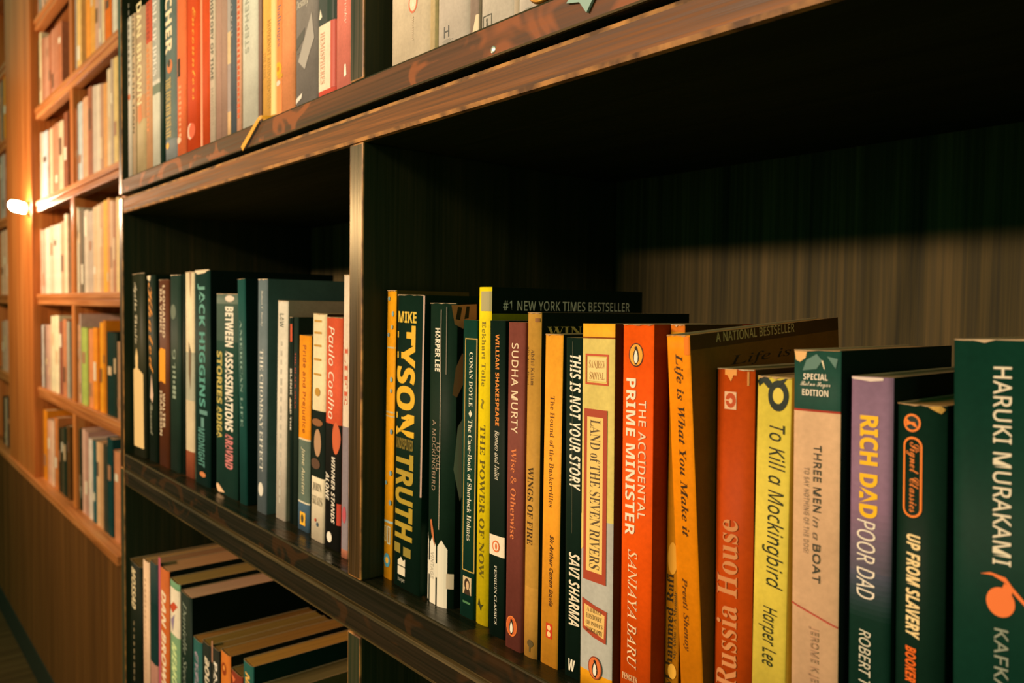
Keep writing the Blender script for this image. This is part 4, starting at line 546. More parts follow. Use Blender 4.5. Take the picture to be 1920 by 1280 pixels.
FAR_BOOKS = [
 (-3.159, 0.008, 0.2302, 2.006, '6a5838', 'pale yellow book, first from left, first full shelf, bay right of wide post'),
 (-3.15, 0.0377, 0.2484, 2.006, 'd8c8a0', 'cream book, second from left, first full shelf, bay right of wide post'),
 (-3.1113, 0.0445, 0.22, 2.006, 'b07458', 'rust brown book, third from left, first full shelf, bay right of wide post'),
 (-3.0658, 0.0346, 0.2137, 2.006, 'c08a70', 'dusty rose book, fourth from left, first full shelf, bay right of wide post'),
 (-3.0301, 0.0339, 0.2068, 2.006, 'c89478', 'peach book, fifth from left, first full shelf, bay right of wide post'),
 (-2.9953, 0.0416, 0.2057, 2.006, 'b06e50', 'rust brown book, sixth from left, first full shelf, bay right of wide post'),
 (-2.9526, 0.0488, 0.2075, 2.006, 'c08468', 'dusty rose book, seventh from left, first full shelf, bay right of wide post'),
 (-2.9028, 0.0553, 0.2056, 2.006, 'b87a5c', 'rust brown book, eighth from left, first full shelf, bay right of wide post'),
 (-2.8465, 0.0534, 0.2027, 2.006, 'b4704e', 'rust brown book, ninth from left, first full shelf, bay right of wide post'),
 (-2.607, 0.0148, 0.215, 2.006, 'a09a90', 'grey book, first from left, first full shelf, bay nearest the dark bookcase'),
 (-2.5912, 0.0519, 0.215, 2.006, 'e0b870', 'pale yellow book, second from left, first full shelf, bay nearest the dark bookcase'),
 (-2.482, 0.0492, 0.215, 2.006, 'e8983c', 'orange book, third from left, first full shelf, bay nearest the dark bookcase'),
 (-2.4318, 0.0524, 0.215, 2.006, 'dca04c', 'orange tan book, fourth from left, first full shelf, bay nearest the dark bookcase'),
 (-2.3784, 0.0392, 0.215, 2.006, 'c8a08c', 'peach book, fifth from left, first full shelf, bay nearest the dark bookcase'),
 (-2.3383, 0.0325, 0.215, 2.006, 'b8a498', 'greyish tan book, sixth from left, first full shelf, bay nearest the dark bookcase'),
 (-2.3048, 0.0209, 0.215, 2.006, 'e8d0a0', 'pale yellow book, seventh from left, first full shelf, bay nearest the dark bookcase'),
 (-2.2784, 0.0634, 0.215, 2.006, 'dc7424', 'orange book, eighth from left, first full shelf, bay nearest the dark bookcase'),
 (-2.2047, 0.0453, 0.215, 2.006, 'd8d4c4', 'white book, ninth from left, first full shelf, bay nearest the dark bookcase'),
 (-3.159, 0.0094, 0.2294, 1.692, '7a5038', 'dark brown book, first from left, second shelf, bay right of wide post'),
 (-3.1486, 0.0363, 0.2292, 1.692, 'c8b8a0', 'greyish tan book, second from left, second shelf, bay right of wide post'),
 (-3.1113, 0.0889, 0.2227, 1.692, 'b4c0c4', 'grey book, third from left, second shelf, bay right of wide post'),
 (-3.0136, 0.026, 0.2157, 1.692, 'b08468', 'dusty rose book, fourth from left, second shelf, bay right of wide post'),
 (-2.9866, 0.033, 0.2177, 1.692, 'e0c0a0', 'peach book, fifth from left, second shelf, bay right of wide post'),
 (-2.9526, 0.0406, 0.2184, 1.692, 'b88464', 'dusty rose book, sixth from left, second shelf, bay right of wide post'),
 (-2.911, 0.0556, 0.2203, 1.692, 'b08064', 'dusty rose book, seventh from left, second shelf, bay right of wide post'),
 (-2.8544, 0.069, 0.2163, 1.692, 'd0b898', 'cream book, eighth from left, second shelf, bay right of wide post'),
 (-2.7779, 0.0522, 0.2302, 1.692, '8a5238', 'brown book, ninth from left, second shelf, bay right of wide post'),
 (-2.607, 0.008, 0.2156, 1.692, 'c88058', 'rust brown book, first from left, second shelf, bay nearest the dark bookcase'),
 (-2.598, 0.008, 0.2141, 1.692, '6a5038', 'dark brown book, second from left, second shelf, bay nearest the dark bookcase'),
 (-2.589, 0.0562, 0.2245, 1.692, 'b8c0c0', 'grey book, third from left, second shelf, bay nearest the dark bookcase'),
 (-2.5318, 0.0623, 0.2272, 1.692, 'd8a480', 'peach book, fourth from left, second shelf, bay nearest the dark bookcase'),
 (-2.4685, 0.0477, 0.2452, 1.692, 'a06448', 'rust brown book, fifth from left, second shelf, bay nearest the dark bookcase'),
 (-2.4148, 0.0412, 0.238, 1.692, 'c8b8a8', 'greyish tan book, sixth from left, second shelf, bay nearest the dark bookcase'),
 (-2.3726, 0.039, 0.2327, 1.692, 'dcccb8', 'cream book, seventh from left, second shelf, bay nearest the dark bookcase'),
 (-2.3326, 0.0324, 0.2281, 1.692, 'b89078', 'dusty rose book, eighth from left, second shelf, bay nearest the dark bookcase'),
 (-2.2992, 0.037, 0.2222, 1.692, 'dca060', 'orange tan book, ninth from left, second shelf, bay nearest the dark bookcase'),
 (-2.2613, 0.0359, 0.2505, 1.692, 'd8c4a4', 'cream book, tenth from left, second shelf, bay nearest the dark bookcase'),
 (-2.2244, 0.0248, 0.268, 1.692, 'b4a090', 'greyish tan book, eleventh from left, second shelf, bay nearest the dark bookcase'),
 (-2.1986, 0.0392, 0.2651, 1.692, 'dcc080', 'pale yellow book, twelfth from left, second shelf, bay nearest the dark bookcase'),
 (-3.159, 0.008, 0.2213, 1.377, 'd8a888', 'peach book, first from left, middle shelf, bay right of wide post'),
 (-3.15, 0.0098, 0.2142, 1.377, 'e0b098', 'peach book, second from left, middle shelf, bay right of wide post'),
 (-3.1392, 0.0544, 0.2145, 1.377, 'c09884', 'dusty rose book, third from left, middle shelf, bay right of wide post'),
 (-3.0838, 0.0789, 0.2171, 1.377, 'c8c4b0', 'white book, fourth from left, middle shelf, bay right of wide post'),
 (-3.0039, 0.0587, 0.2193, 1.377, 'd4b49c', 'cream book, fifth from left, middle shelf, bay right of wide post'),
 (-2.9442, 0.0567, 0.2186, 1.377, 'd0ccb8', 'white book, sixth from left, middle shelf, bay right of wide post'),
 (-2.8865, 0.0469, 0.2183, 1.377, 'd4d4c0', 'white book, seventh from left, middle shelf, bay right of wide post'),
 (-2.8386, 0.0532, 0.2212, 1.377, 'd0a080', 'peach book, eighth from left, middle shelf, bay right of wide post'),
 (-2.7845, 0.044, 0.2402, 1.377, 'e0c8a8', 'cream book, ninth from left, middle shelf, bay right of wide post'),
 (-2.607, 0.008, 0.2485, 1.377, 'd8c8a8', 'cream book, first from left, middle shelf, bay nearest the dark bookcase'),
 (-2.598, 0.008, 0.2421, 1.377, 'e4dcc4', 'cream book, second from left, middle shelf, bay nearest the dark bookcase'),
 (-2.589, 0.0235, 0.2351, 1.377, '8a7460', 'brown book, third from left, middle shelf, bay nearest the dark bookcase'),
 (-2.5645, 0.0382, 0.2378, 1.377, '6a6050', 'greyish tan book, fourth from left, middle shelf, bay nearest the dark bookcase'),
 (-2.5254, 0.0496, 0.231, 1.377, 'c8b8a4', 'greyish tan book, fifth from left, middle shelf, bay nearest the dark bookcase'),
 (-2.4747, 0.054, 0.2236, 1.377, 'bca898', 'greyish tan book, sixth from left, middle shelf, bay nearest the dark bookcase'),
 (-2.4198, 0.0403, 0.2311, 1.377, 'dcb890', 'peach book, seventh from left, middle shelf, bay nearest the dark bookcase'),
 (-2.3784, 0.0335, 0.2334, 1.377, 'e0c4a0', 'peach book, eighth from left, middle shelf, bay nearest the dark bookcase'),
 (-2.3439, 0.0327, 0.236, 1.377, 'd0a078', 'peach book, ninth from left, middle shelf, bay nearest the dark bookcase'),
 (-2.3103, 0.0373, 0.2382, 1.377, 'ecb040', 'yellow book, tenth from left, middle shelf, bay nearest the dark bookcase'),
 (-2.272, 0.0257, 0.2406, 1.377, 'dc9858', 'orange tan book, eleventh from left, middle shelf, bay nearest the dark bookcase'),
 (-2.2453, 0.0303, 0.2324, 1.377, 'd8b090', 'peach book, twelfth from left, middle shelf, bay nearest the dark bookcase'),
 (-2.214, 0.0296, 0.2269, 1.377, 'b88060', 'dusty rose book, thirteenth from left, middle shelf, bay nearest the dark bookcase'),
 (-2.1834, 0.0289, 0.2346, 1.377, 'e8c890', 'pale yellow book, fourteenth from left, middle shelf, bay nearest the dark bookcase'),
 (-3.159, 0.008, 0.2128, 1.057, '5a6468', 'pale blue book, first from left, fourth shelf, bay right of wide post'),
 (-3.15, 0.0191, 0.2142, 1.057, 'd4ccc4', 'white book, second from left, fourth shelf, bay right of wide post'),
 (-3.1299, 0.0359, 0.2118, 1.057, '6a5444', 'dark brown book, third from left, fourth shelf, bay right of wide post'),
 (-3.0929, 0.0441, 0.2165, 1.057, 'b48c7c', 'dusty rose book, fourth from left, fourth shelf, bay right of wide post'),
 (-3.0479, 0.043, 0.2176, 1.057, 'c8a48c', 'peach book, fifth from left, fourth shelf, bay right of wide post'),
 (-3.0039, 0.0587, 0.247, 1.057, 'd8cca8', 'cream book, sixth from left, fourth shelf, bay right of wide post'),
 (-2.9442, 0.0648, 0.2497, 1.057, 'e4d4b0', 'cream book, seventh from left, fourth shelf, bay right of wide post'),
 (-2.8784, 0.0545, 0.2321, 1.057, '8a5440', 'brown book, eighth from left, fourth shelf, bay right of wide post'),
 (-2.823, 0.0527, 0.2399, 1.057, 'c07c54', 'rust brown book, ninth from left, fourth shelf, bay right of wide post'),
 (-2.7628, 0.0297, 0.2343, 1.057, 'a8a494', 'grey book, tenth from left, fourth shelf, bay right of wide post'),
 (-2.607, 0.008, 0.2288, 1.057, '9a9080', 'greyish tan book, first from left, fourth shelf, bay nearest the dark bookcase'),
 (-2.598, 0.008, 0.2269, 1.057, 'e8902c', 'orange book, second from left, fourth shelf, bay nearest the dark bookcase'),
 (-2.589, 0.0102, 0.2593, 1.057, 'c8a898', 'greyish tan book, third from left, fourth shelf, bay nearest the dark bookcase'),
 (-2.5722, 0.0713, 0.2205, 1.057, 'a8b85c', 'lime green book, fourth from left, fourth shelf, bay nearest the dark bookcase'),
 (-2.482, 0.0492, 0.2197, 1.057, 'dc8c58', 'orange tan book, fifth from left, fourth shelf, bay nearest the dark bookcase'),
 (-2.4318, 0.0465, 0.224, 1.057, 'e89028', 'orange book, sixth from left, fourth shelf, bay nearest the dark bookcase'),
 (-2.3564, 0.0339, 0.2402, 1.057, 'e89c24', 'orange book, seventh from left, fourth shelf, bay nearest the dark bookcase'),
 (-2.3214, 0.0267, 0.2465, 1.057, 'c87818', 'orange book, eighth from left, fourth shelf, bay nearest the dark bookcase'),
 (-2.2838, 0.0689, 0.2173, 1.057, '14302a', 'dark teal book, ninth from left, fourth shelf, bay nearest the dark bookcase'),
 (-2.214, 0.0296, 0.2162, 1.057, '1c2c22', 'dark teal book, tenth from left, fourth shelf, bay nearest the dark bookcase'),
 (-2.1793, 0.0249, 0.1958, 1.057, 'a88060', 'dusty rose book, eleventh from left, fourth shelf, bay nearest the dark bookcase'),
 (-3.1496, 0.0648, 0.24, 0.74, 'e08820', 'orange book, first from left, lowest shelf, bay right of wide post'),
 (-3.0758, 0.0534, 0.2145, 0.74, 'dca488', 'peach book, second from left, lowest shelf, bay right of wide post'),
 (-3.0214, 0.0508, 0.2171, 0.74, 'e0b89c', 'peach book, third from left, lowest shelf, bay right of wide post'),
 (-2.9621, 0.05, 0.2348, 0.74, 'c87840', 'rust brown book, fourth from left, lowest shelf, bay right of wide post'),
 (-2.8956, 0.0322, 0.2066, 0.74, '2c2c1c', 'near black book, fifth from left, lowest shelf, bay right of wide post'),
 (-2.8554, 0.0315, 0.2116, 0.74, '4a4430', 'near black book, sixth from left, lowest shelf, bay right of wide post'),
 (-2.823, 0.0375, 0.2195, 0.74, '1e2c20', 'dark teal book, seventh from left, lowest shelf, bay right of wide post'),
 (-2.7779, 0.0448, 0.229, 0.74, '5a3c1c', 'near black book, eighth from left, lowest shelf, bay right of wide post'),
 (-2.607, 0.008, 0.2354, 0.74, '2a2c1c', 'near black book, first from left, lowest shelf, bay nearest the dark bookcase'),
 (-2.598, 0.008, 0.2411, 0.74, '4a4a34', 'near black book, second from left, lowest shelf, bay nearest the dark bookcase'),
 (-2.589, 0.008, 0.2403, 0.74, '2e2616', 'near black book, third from left, lowest shelf, bay nearest the dark bookcase'),
 (-2.5722, 0.0328, 0.2444, 0.74, 'd8ac98', 'peach book, fourth from left, lowest shelf, bay nearest the dark bookcase'),
 (-2.5383, 0.0375, 0.2427, 0.74, 'b88c7c', 'dusty rose book, fifth from left, lowest shelf, bay nearest the dark bookcase'),
 (-2.4945, 0.0435, 0.2274, 0.74, 'dcccc0', 'white book, sixth from left, lowest shelf, bay nearest the dark bookcase'),
 (-2.445, 0.0361, 0.2277, 0.74, '24585c', 'teal book, seventh from left, lowest shelf, bay nearest the dark bookcase'),
 (-2.4029, 0.0351, 0.2305, 0.74, 'e0b488', 'peach book, eighth from left, lowest shelf, bay nearest the dark bookcase'),
 (-2.3669, 0.0332, 0.2324, 0.74, 'c8986c', 'peach book, ninth from left, lowest shelf, bay nearest the dark bookcase'),
 (-2.328, 0.0387, 0.2326, 0.74, '3a3c30', 'near black book, tenth from left, lowest shelf, bay nearest the dark bookcase'),
 (-2.2883, 0.0525, 0.2562, 0.74, '143c3c', 'dark teal book, eleventh from left, lowest shelf, bay nearest the dark bookcase'),
 (-2.2202, 0.0558, 0.2327, 0.74, 'c8845c', 'rust brown book, twelfth from left, lowest shelf, bay nearest the dark bookcase'),
 (-4.029, 0.0433, 0.268, 2.006, 'c89878', 'peach book, first from left, first full shelf, bay left of wide post'),
 (-3.9846, 0.0555, 0.268, 2.006, '6a6458', 'greyish tan book, second from left, first full shelf, bay left of wide post'),
 (-3.9281, 0.0878, 0.268, 2.006, 'e0942c', 'orange book, third from left, first full shelf, bay left of wide post'),
 (-4.0436, 0.058, 0.268, 1.692, 'a8a094', 'grey book, first from left, second shelf, bay left of wide post'),
 (-3.9846, 0.0694, 0.268, 1.692, 'b8a498', 'greyish tan book, second from left, second shelf, bay left of wide post'),
 (-3.9014, 0.0678, 0.268, 1.692, '8a5438', 'brown book, third from left, second shelf, bay left of wide post'),
 (-4.0436, 0.0722, 0.268, 1.377, 'd8b090', 'peach book, first from left, middle shelf, bay left of wide post'),
 (-3.9703, 0.069, 0.268, 1.377, 'd0a488', 'peach book, second from left, middle shelf, bay left of wide post'),
 (-3.9004, 0.0668, 0.268, 1.377, 'dcc0a0', 'cream book, third from left, middle shelf, bay left of wide post'),
 (-4.0436, 0.058, 0.2069, 1.057, 'b89880', 'dusty rose book, first from left, fourth shelf, bay left of wide post'),
 (-3.9846, 0.0832, 0.213, 1.057, 'c4a088', 'dusty rose book, second from left, fourth shelf, bay left of wide post'),
 (-3.8877, 0.0541, 0.2058, 1.057, 'b08468', 'dusty rose book, third from left, fourth shelf, bay left of wide post'),
 (-4.0436, 0.0436, 0.2025, 0.74, '2c3020', 'near black book, first from left, lowest shelf, bay left of wide post'),
 (-3.999, 0.0559, 0.198, 0.74, 'b09478', 'dusty rose book, second from left, lowest shelf, bay left of wide post'),
 (-3.9291, 0.0821, 0.2107, 0.74, '1c3430', 'dark teal book, third from left, lowest shelf, bay left of wide post'),
 (-3.8336, 0.0527, 0.1782, 0.74, '6a6c5c', 'greyish tan book, fourth from left, lowest shelf, bay left of wide post'),
 (-3.159, 0.0094, 0.215, 2.305, 'c89070', 'peach book, first from left, topmost visible shelf, bay right of wide post'),
 (-3.1486, 0.0363, 0.215, 2.305, '8a9088', 'grey book, second from left, topmost visible shelf, bay right of wide post'),
 (-3.1031, 0.0453, 0.215, 2.305, 'd8b098', 'peach book, third from left, topmost visible shelf, bay right of wide post'),
 (-3.04, 0.0523, 0.215, 2.305, 'c09078', 'dusty rose book, fourth from left, topmost visible shelf, bay right of wide post'),
]

# ---------------------------------------------------------------- room
W_FRONT = wood('stained_pine_front', 'x', '2a1e0a', '6a4017', '9c5f28', 0.5, 0.0, 1.3)
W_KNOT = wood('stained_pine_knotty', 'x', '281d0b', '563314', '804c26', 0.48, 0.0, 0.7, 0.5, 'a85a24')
W_IN = wood('shaded_pine_inner', 'x', '1e2c1a', '28361f', '303a24', 0.65, 0.0, 1.0, spec=0.1)  # green-black shade under the boards is put into this colour
W_UP = wood('shaded_pine_upright', 'z', '1a2412', '282e1a', '3c371f', 0.55, 0.0, 1.0, spec=0.2)  # greenish shade inside the bays is put into this colour
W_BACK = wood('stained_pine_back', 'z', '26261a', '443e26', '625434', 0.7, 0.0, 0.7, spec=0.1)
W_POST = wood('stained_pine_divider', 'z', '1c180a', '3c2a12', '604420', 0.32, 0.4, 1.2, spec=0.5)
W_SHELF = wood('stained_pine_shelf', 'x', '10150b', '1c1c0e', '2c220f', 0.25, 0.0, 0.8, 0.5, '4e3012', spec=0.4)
W_FAR = wood('honey_pine_along', 'x', '8a4f22', 'b87038', 'd8985e', 0.45, 0.1, 0.5)
W_FARZ = wood('honey_pine_upright', 'z', '8a4a1c', 'b8692c', 'd28c4a', 0.45, 0.1, 0.35)
W_PANEL = wood('honey_pine_panel', 'z', '50300f', '643e18', '784c20', 0.5, 0.05, 0.35)
WORN = worn()
WORN2 = wood('rubbed_edge', 'x', '1e1d0e', '3c3218', '625030', 0.5, 0.0, 1.6, spec=0.15)

def box_structure(name, x0, x1, y0, y1, z0, z1, m):
    o = board(name, x0, x1, y0, y1, z0, z1, [m], None, 0)
    return structure(o)
box_structure('floor', -7, 3, -5, 1.2, -0.1, 0.0, wood('floor_boards', 'y', '3c2c14', '4e3a1c', '5e4a28', 0.5, 0.1, 0.4))
box_structure('wall_back', -2.06, 3, 0.27, 0.55, 0.0, 3.0, plain('wall_plaster', '3a3222', 0.9))

box_structure('wall_left', -7.0, -4.31, 0.27, 0.55, 0.0, 3.0, plain('wall_plaster', '3a3222', 0.9))
box_structure('wall_end', -7.1, -7.0, -5, 0.55, 0.0, 3.0, plain('wall_plaster', '3a3222', 0.9))

# ---------------------------------------------------------------- near bookcases, stacked in front of the wall
XL0, XL1, XD0, XD1, XR0, XR1 = -1.0920, -1.0771, -0.5002, -0.4819, 0.0950, 0.1130
DEP = 0.252
def carcass(label, z_bottom, z_under_top, z_top, z_floor, front_top, front_bottom, post, extra=()):
    root = thing('bookcase', label, 'bookcase', (XL0, 0, z_floor), 'dark stained bookcases stacked in the foreground')
    off = (XL0, 0, z_floor)
    def bd(n, x0, x1, y0, y1, z0, z1, m, bev=0.002):
        return board(n, x0, x1, y0, y1, z0, z1, m, root, bev, off)
    for n, za, zb, m in extra:
        bd(n, XL1, XR0, 0.001, DEP, za, zb, m)
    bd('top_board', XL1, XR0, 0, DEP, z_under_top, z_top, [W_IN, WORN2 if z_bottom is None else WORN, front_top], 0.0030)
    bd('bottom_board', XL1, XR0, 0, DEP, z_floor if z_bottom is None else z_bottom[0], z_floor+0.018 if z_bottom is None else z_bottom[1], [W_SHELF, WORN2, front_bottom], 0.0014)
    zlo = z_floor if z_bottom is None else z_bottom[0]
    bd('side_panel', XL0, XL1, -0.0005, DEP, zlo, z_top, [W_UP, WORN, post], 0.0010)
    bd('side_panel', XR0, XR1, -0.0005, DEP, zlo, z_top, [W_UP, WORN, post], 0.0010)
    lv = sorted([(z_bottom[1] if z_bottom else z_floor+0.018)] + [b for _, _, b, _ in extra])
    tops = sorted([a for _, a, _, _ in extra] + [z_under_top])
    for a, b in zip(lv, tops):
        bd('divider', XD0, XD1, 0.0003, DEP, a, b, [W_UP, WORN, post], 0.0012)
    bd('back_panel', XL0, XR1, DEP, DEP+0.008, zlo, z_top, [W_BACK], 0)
    return root
Z = lambda r: EYE + r
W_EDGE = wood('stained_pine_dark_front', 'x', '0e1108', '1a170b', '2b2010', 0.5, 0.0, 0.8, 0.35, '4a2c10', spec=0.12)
mid = carcass('dark stained bookcase at eye level with its upper shelf space empty above the books', (Z(-0.2075), Z(-0.1894)), Z(0.1106), Z(0.1305), Z(-0.2075), W_FRONT, W_EDGE, W_POST)
upc = carcass('bookcase stacked on top with knotty orange streaked bottom board', (Z(0.1345), Z(0.1529)), Z(0.4529), Z(0.471), Z(0.1345), W_FRONT, W_KNOT, W_POST)
for xa in (XL0, XD0, XR0):
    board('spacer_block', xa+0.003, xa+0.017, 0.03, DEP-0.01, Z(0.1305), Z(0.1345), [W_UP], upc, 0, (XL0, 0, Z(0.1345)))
bm = bmesh.new(); bmesh.ops.create_uvsphere(bm, u_segments=12, v_segments=8, radius=0.0021)
for v in bm.verts: v.co.y *= 0.35
me = bpy.data.meshes.new('nail_head'); bm.to_mesh(me); bm.free()
link_mesh('nail_head', me, [plain('steel', 'd8d4c8', 0.3, 0.8)], upc, (-0.3417-XL0, 0.0, Z(0.1385)-Z(0.1345)))
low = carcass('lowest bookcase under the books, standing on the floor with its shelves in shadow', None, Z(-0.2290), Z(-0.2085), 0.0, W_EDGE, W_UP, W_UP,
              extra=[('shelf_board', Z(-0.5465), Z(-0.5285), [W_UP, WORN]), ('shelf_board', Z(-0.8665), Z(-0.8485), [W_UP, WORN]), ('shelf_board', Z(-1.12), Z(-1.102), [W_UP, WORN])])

# ---------------------------------------------------------------- far bookcase set in the wall
FY = 0.25
far = thing('bookcase', 'tall honey coloured wall bookcase glowing around the lamp in the background', 'bookcase', (-4.3, FY, 0))
foff = (-4.3, FY, 0)
def fb_(n, x0, x1, y0, y1, z0, z1, m, bev=0.003):
    return board(n, x0, x1, y0, y1, z0, z1, m, far, bev, foff)
ZS = [0.955, 0.656, 0.342, 0.027, -0.293]
UX = [(-4.30, -4.262), (-2.646, -2.610), (-2.092, -2.060)]
for a, b in UX:
    fb_('upright', a, b, FY+0.004, FY+0.25, Z(-0.61), Z(1.28), [W_FARZ])
fb_('wide_post', -3.692, -3.165, FY-0.012, FY+0.25, Z(-0.612), Z(1.28), [W_FARZ])
for z in ZS:
    for a, b in ((-4.262, -3.692), (-3.165, -2.092)):
        fb_('shelf', a, b, FY, FY+0.25, Z(z-0.017), Z(z), [W_FAR])
        fb_('shelf_rail', a, b, FY+0.003, FY+0.03, Z(z-0.037), Z(z-0.018), [W_FAR])
fb_('counter_board', -4.30, -2.06, FY-0.02, FY+0.25, Z(-0.634), Z(-0.61), [W_FAR])
fb_('top_board', -4.30, -2.06, FY, FY+0.25, Z(1.28), Z(1.30), [W_FAR])
fb_('back_panel', -4.30, -2.06, FY+0.25, FY+0.26, 0.02, Z(1.30), [wood('shadow_pine', 'z', '14140a', '1e1c0e', '2a2412', 0.7, 0, 0.4, spec=0.1)], 0)  # shade of the gaps above the books put into the panel colour
# planked front below the counter: one panel with grooves between its boards
bm = bmesh.new()
xs = []
px_ = -4.30
while px_ < -2.07:
    e = min(px_+0.128, -2.06)
    xs += [(px_, 0.006), (px_+0.004, 0.0), (e-0.004, 0.0), (e, 0.006)]
    px_ = e
ring = []
for x, y in xs: ring.append((bm.verts.new((x+4.3, y, 0.10)), bm.verts.new((x+4.3, y, Z(-0.634)))))
for i in range(len(ring)-1): bm.faces.new((ring[i][0], ring[i+1][0], ring[i+1][1], ring[i][1]))
bk = [(bm.verts.new((0, 0.03, 0.10)), bm.verts.new((0, 0.03, Z(-0.634)))), (bm.verts.new((2.24, 0.03, 0.10)), bm.verts.new((2.24, 0.03, Z(-0.634))))]
bm.faces.new((bk[0][0], bk[0][1], bk[1][1], bk[1][0]))
me = bpy.data.meshes.new('plank_panel'); bm.to_mesh(me); bm.free()
link_mesh('plank_panel', me, [W_PANEL], far)
fb_('baseboard', -4.30, -2.06, FY-0.004, FY+0.03, 0.0, 0.10, [plain('dark_base', '1c2214', 0.6)], 0.002)

# wall lamp on the wide post
lamp = thing('wall_lamp', 'small glowing glass wall lamp sticking out of the wide honey post', 'lamp', (-3.205, FY-0.012, Z(0.318)))
def lathe(name, prof, mats, parent, n=28, loc=(0, 0, 0)):
    """prof: (distance out of the wall, radius)"""
    bm = bmesh.new(); rings = []
    for dy, r in prof:
        rings.append([bm.verts.new((loc[0]+r*math.cos(2*math.pi*i/n), -dy, loc[2]+r*math.sin(2*math.pi*i/n)+dy*0.17)) for i in range(n)])
    for a, b in zip(rings, rings[1:]):
        for i in range(n):
            f = bm.faces.new((a[i], a[(i+1) % n], b[(i+1) % n], b[i])); f.smooth = True
    bm.faces.new(rings[0]); bm.faces.new(list(reversed(rings[-1])))
    me = bpy.data.meshes.new(name); bm.to_mesh(me); bm.free()
    return link_mesh(name, me, mats, parent)
lathe('back_plate', [(0.0, 0.028), (0.003, 0.028), (0.005, 0.022), (0.012, 0.016)], [plain('brass', 'b8863c', 0.35, 0.9)], lamp)
lathe('glass_shade', [(0.010, 0.010), (0.013, 0.016), (0.018, 0.0185), (0.044, 0.0185), (0.054, 0.016), (0.060, 0.009), (0.062, 0.003)], [glow('lamp_glass', (1.0, 0.82, 0.58), 160.0)], lamp)

# ---------------------------------------------------------------- books
for gname, rows in BOOKS:
    for r in rows:
        book(r, gname)
def far_book(x, w, h, z, c, label):
    """small in the picture: cover and leaves in one mesh"""
    rnd = random.Random(label)
    d = rnd.uniform(0.12, 0.16); t = min(0.0015, w*0.1)
    bm = bmesh.new()
    def bx(x0, x1, y0, y1, z0, z1, mi):
        r = bmesh.ops.create_cube(bm, size=1.0)
        for v in r['verts']: v.co = Vector(((x0+x1)/2+v.co.x*(x1-x0), (y0+y1)/2+v.co.y*(y1-y0), (z0+z1)/2+v.co.z*(z1-z0)))
        for f in {f for v in r['verts'] for f in v.link_faces}: f.material_index = mi
    bx(0, t, 0.002, d, 0, h, 0); bx(w-t, w, 0.002, d, 0, h, 0)
    n = 6
    prof = [(w*(i/n), 0.003*(abs(2*i/n-1))**3) for i in range(n+1)]
    lo = [bm.verts.new((a, b, 0)) for a, b in prof]; hi = [bm.verts.new((a, b, h)) for a, b in prof]
    for i in range(n):
        f = bm.faces.new((lo[i], lo[i+1], hi[i+1], hi[i])); f.material_index = 0
    bx(t, w-t, 0.004, d-0.003, 0.002, h-0.003, 1)
    # a printed band on the spine
    mats = [card(c), paper('c0a078')]
    if rnd.random() < 0.7:
        z0 = h*rnd.uniform(0.1, 0.7); z1 = z0+h*rnd.uniform(0.08, 0.25); a0 = w*0.25; a1 = w*0.75
        q = [bm.verts.new((a, -0.0002, zz)) for a, zz in ((a0, z0), (a1, z0), (a1, z1), (a0, z1))]
        f = bm.faces.new(q); f.material_index = 2
        mats.append(ink(rnd.choice(['e8dcc4', '6a4a34', 'd8b890', 'a87858'])))
    me = bpy.data.meshes.new('book'); bm.to_mesh(me); bm.free()
    o = link_mesh('book', me, mats, None, (x, FY+0.012, z))
    o['label'] = label; o['category'] = 'book'; o['group'] = 'books on the far wall bookcase'
for r in FAR_BOOKS:
    far_book(*r)

# ---------------------------------------------------------------- small things on the upper board
def ribbon(name, pts, wid, thick, m):
    """a narrow flat band along a path"""
    bm = bmesh.new(); rings = []
    P = [Vector(p) for p in pts]
    Q = []
    for i in range(len(P)-1):
        p0 = P[max(i-1, 0)]; p1 = P[i]; p2 = P[i+1]; p3 = P[min(i+2, len(P)-1)]
        for k in range(6):
            t = k/6
            Q.append(0.5*((2*p1)+(p2-p0)*t+(2*p0-5*p1+4*p2-p3)*t*t+(3*p1-p0-3*p2+p3)*t**3))
    Q.append(P[-1])
    for i, p in enumerate(Q):
        tg = (Q[min(i+1, len(Q)-1)]-Q[max(i-1, 0)]).normalized()
        s = tg.cross(Vector((0, 1, 0.2))).normalized(); nn = s.cross(tg).normalized()
        k = wid(i/(len(Q)-1)) if callable(wid) else wid
        rings.append([bm.verts.new(p+s*a*k+nn*b*thick) for a, b in ((-.5, -.5), (.5, -.5), (.5, .5), (-.5, .5))])
    for a, b in zip(rings, rings[1:]):
        for i in range(4): bm.faces.new((a[i], a[(i+1) % 4], b[(i+1) % 4], b[i]))
    bm.faces.new(list(reversed(rings[0]))); bm.faces.new(rings[-1])
    me = bpy.data.meshes.new(name); bm.to_mesh(me); bm.free()
    return link_mesh(name, me, [m], None)
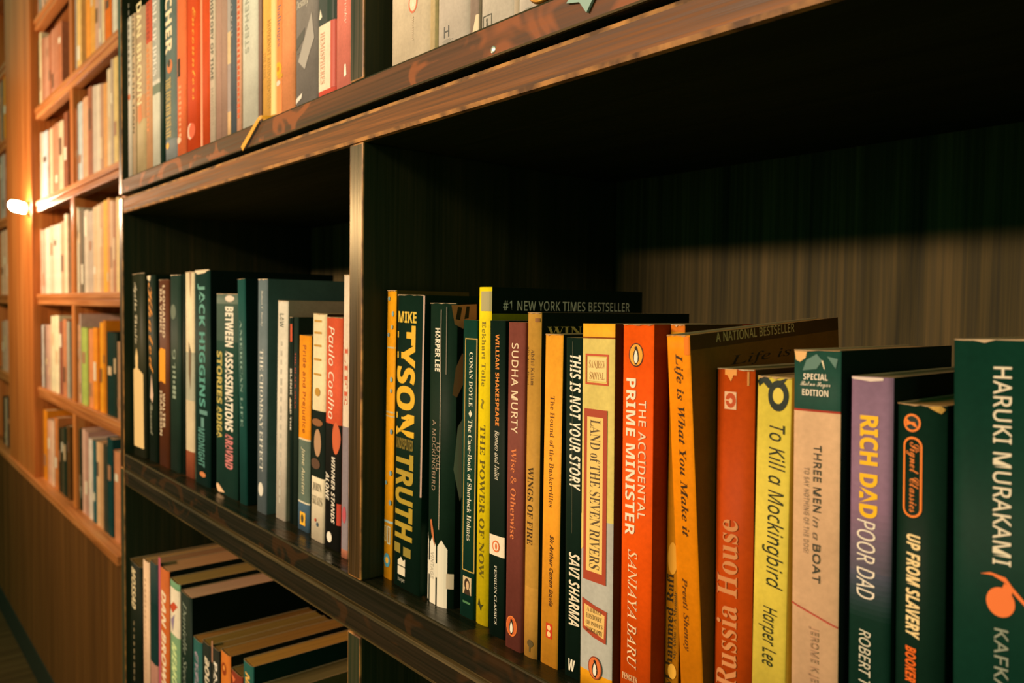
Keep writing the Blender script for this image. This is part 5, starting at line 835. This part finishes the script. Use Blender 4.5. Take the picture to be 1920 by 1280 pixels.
o = ribbon('bookmark_ribbon', [(-0.6380, 0.010, Z(0.1542)), (-0.6460, 0.0015, Z(0.1552)), (-0.6504, -0.0012, Z(0.1548)), (-0.6580, -0.0020, Z(0.1500)), (-0.6717, -0.0020, Z(0.1428)), (-0.6865, -0.0022, Z(0.1345))], lambda t: 0.0022+0.0022*t, 0.0008, plain('yellow_ribbon', 'e0a010', 0.5))
o['label'] = 'yellow bookmark ribbon hanging over the front of the upper board'; o['category'] = 'ribbon'
# teal paper star stuck on the board, only its lower points in the frame
bm = bmesh.new(); n = 10
for s_ in (0, 1):
    pass
pts = []
for i in range(n):
    a = -math.pi/2+math.pi*2*i/n
    r = 0.0115 if i % 2 == 0 else 0.0066
    pts.append((r*1.25*math.cos(a), r*math.sin(a)))
fr = [bm.verts.new((a, -0.0014, b)) for a, b in pts]; bkv = [bm.verts.new((a, 0, b)) for a, b in pts]
bm.faces.new(fr); bm.faces.new(list(reversed(bkv)))
for i in range(n): bm.faces.new((fr[i], bkv[i], bkv[(i+1) % n], fr[(i+1) % n]))
me = bpy.data.meshes.new('paper_star'); bm.to_mesh(me); bm.free()
o = link_mesh('paper_star', me, [plain('teal_paper', '8fb0a8', 0.7)], None, (-0.2700, -0.0004, Z(0.1500)))
o['label'] = 'teal cut out star stuck on the upper board at the top edge of the picture'; o['category'] = 'decoration'
# brass ring leaning on the books above the board
bm = bmesh.new(); NR, NT = 40, 10; R0, R1 = 0.0125, 0.0016
V = [[bm.verts.new(((R0+R1*math.cos(2*math.pi*j/NT))*math.cos(2*math.pi*i/NR), R1*math.sin(2*math.pi*j/NT), (R0+R1*math.cos(2*math.pi*j/NT))*math.sin(2*math.pi*i/NR))) for j in range(NT)] for i in range(NR)]
for i in range(NR):
    for j in range(NT):
        f = bm.faces.new((V[i][j], V[(i+1) % NR][j], V[(i+1) % NR][(j+1) % NT], V[i][(j+1) % NT])); f.smooth = True
me = bpy.data.meshes.new('brass_ring'); bm.to_mesh(me); bm.free()
o = link_mesh('brass_ring', me, [plain('brass', 'b8863c', 0.35, 0.9)], None, (-0.3045, 0.0035, Z(0.1530)+R0+R1))
o.rotation_euler = (-0.12, 0, 0)
o['label'] = 'brass ring standing on the upper board against the white books'; o['category'] = 'ring'
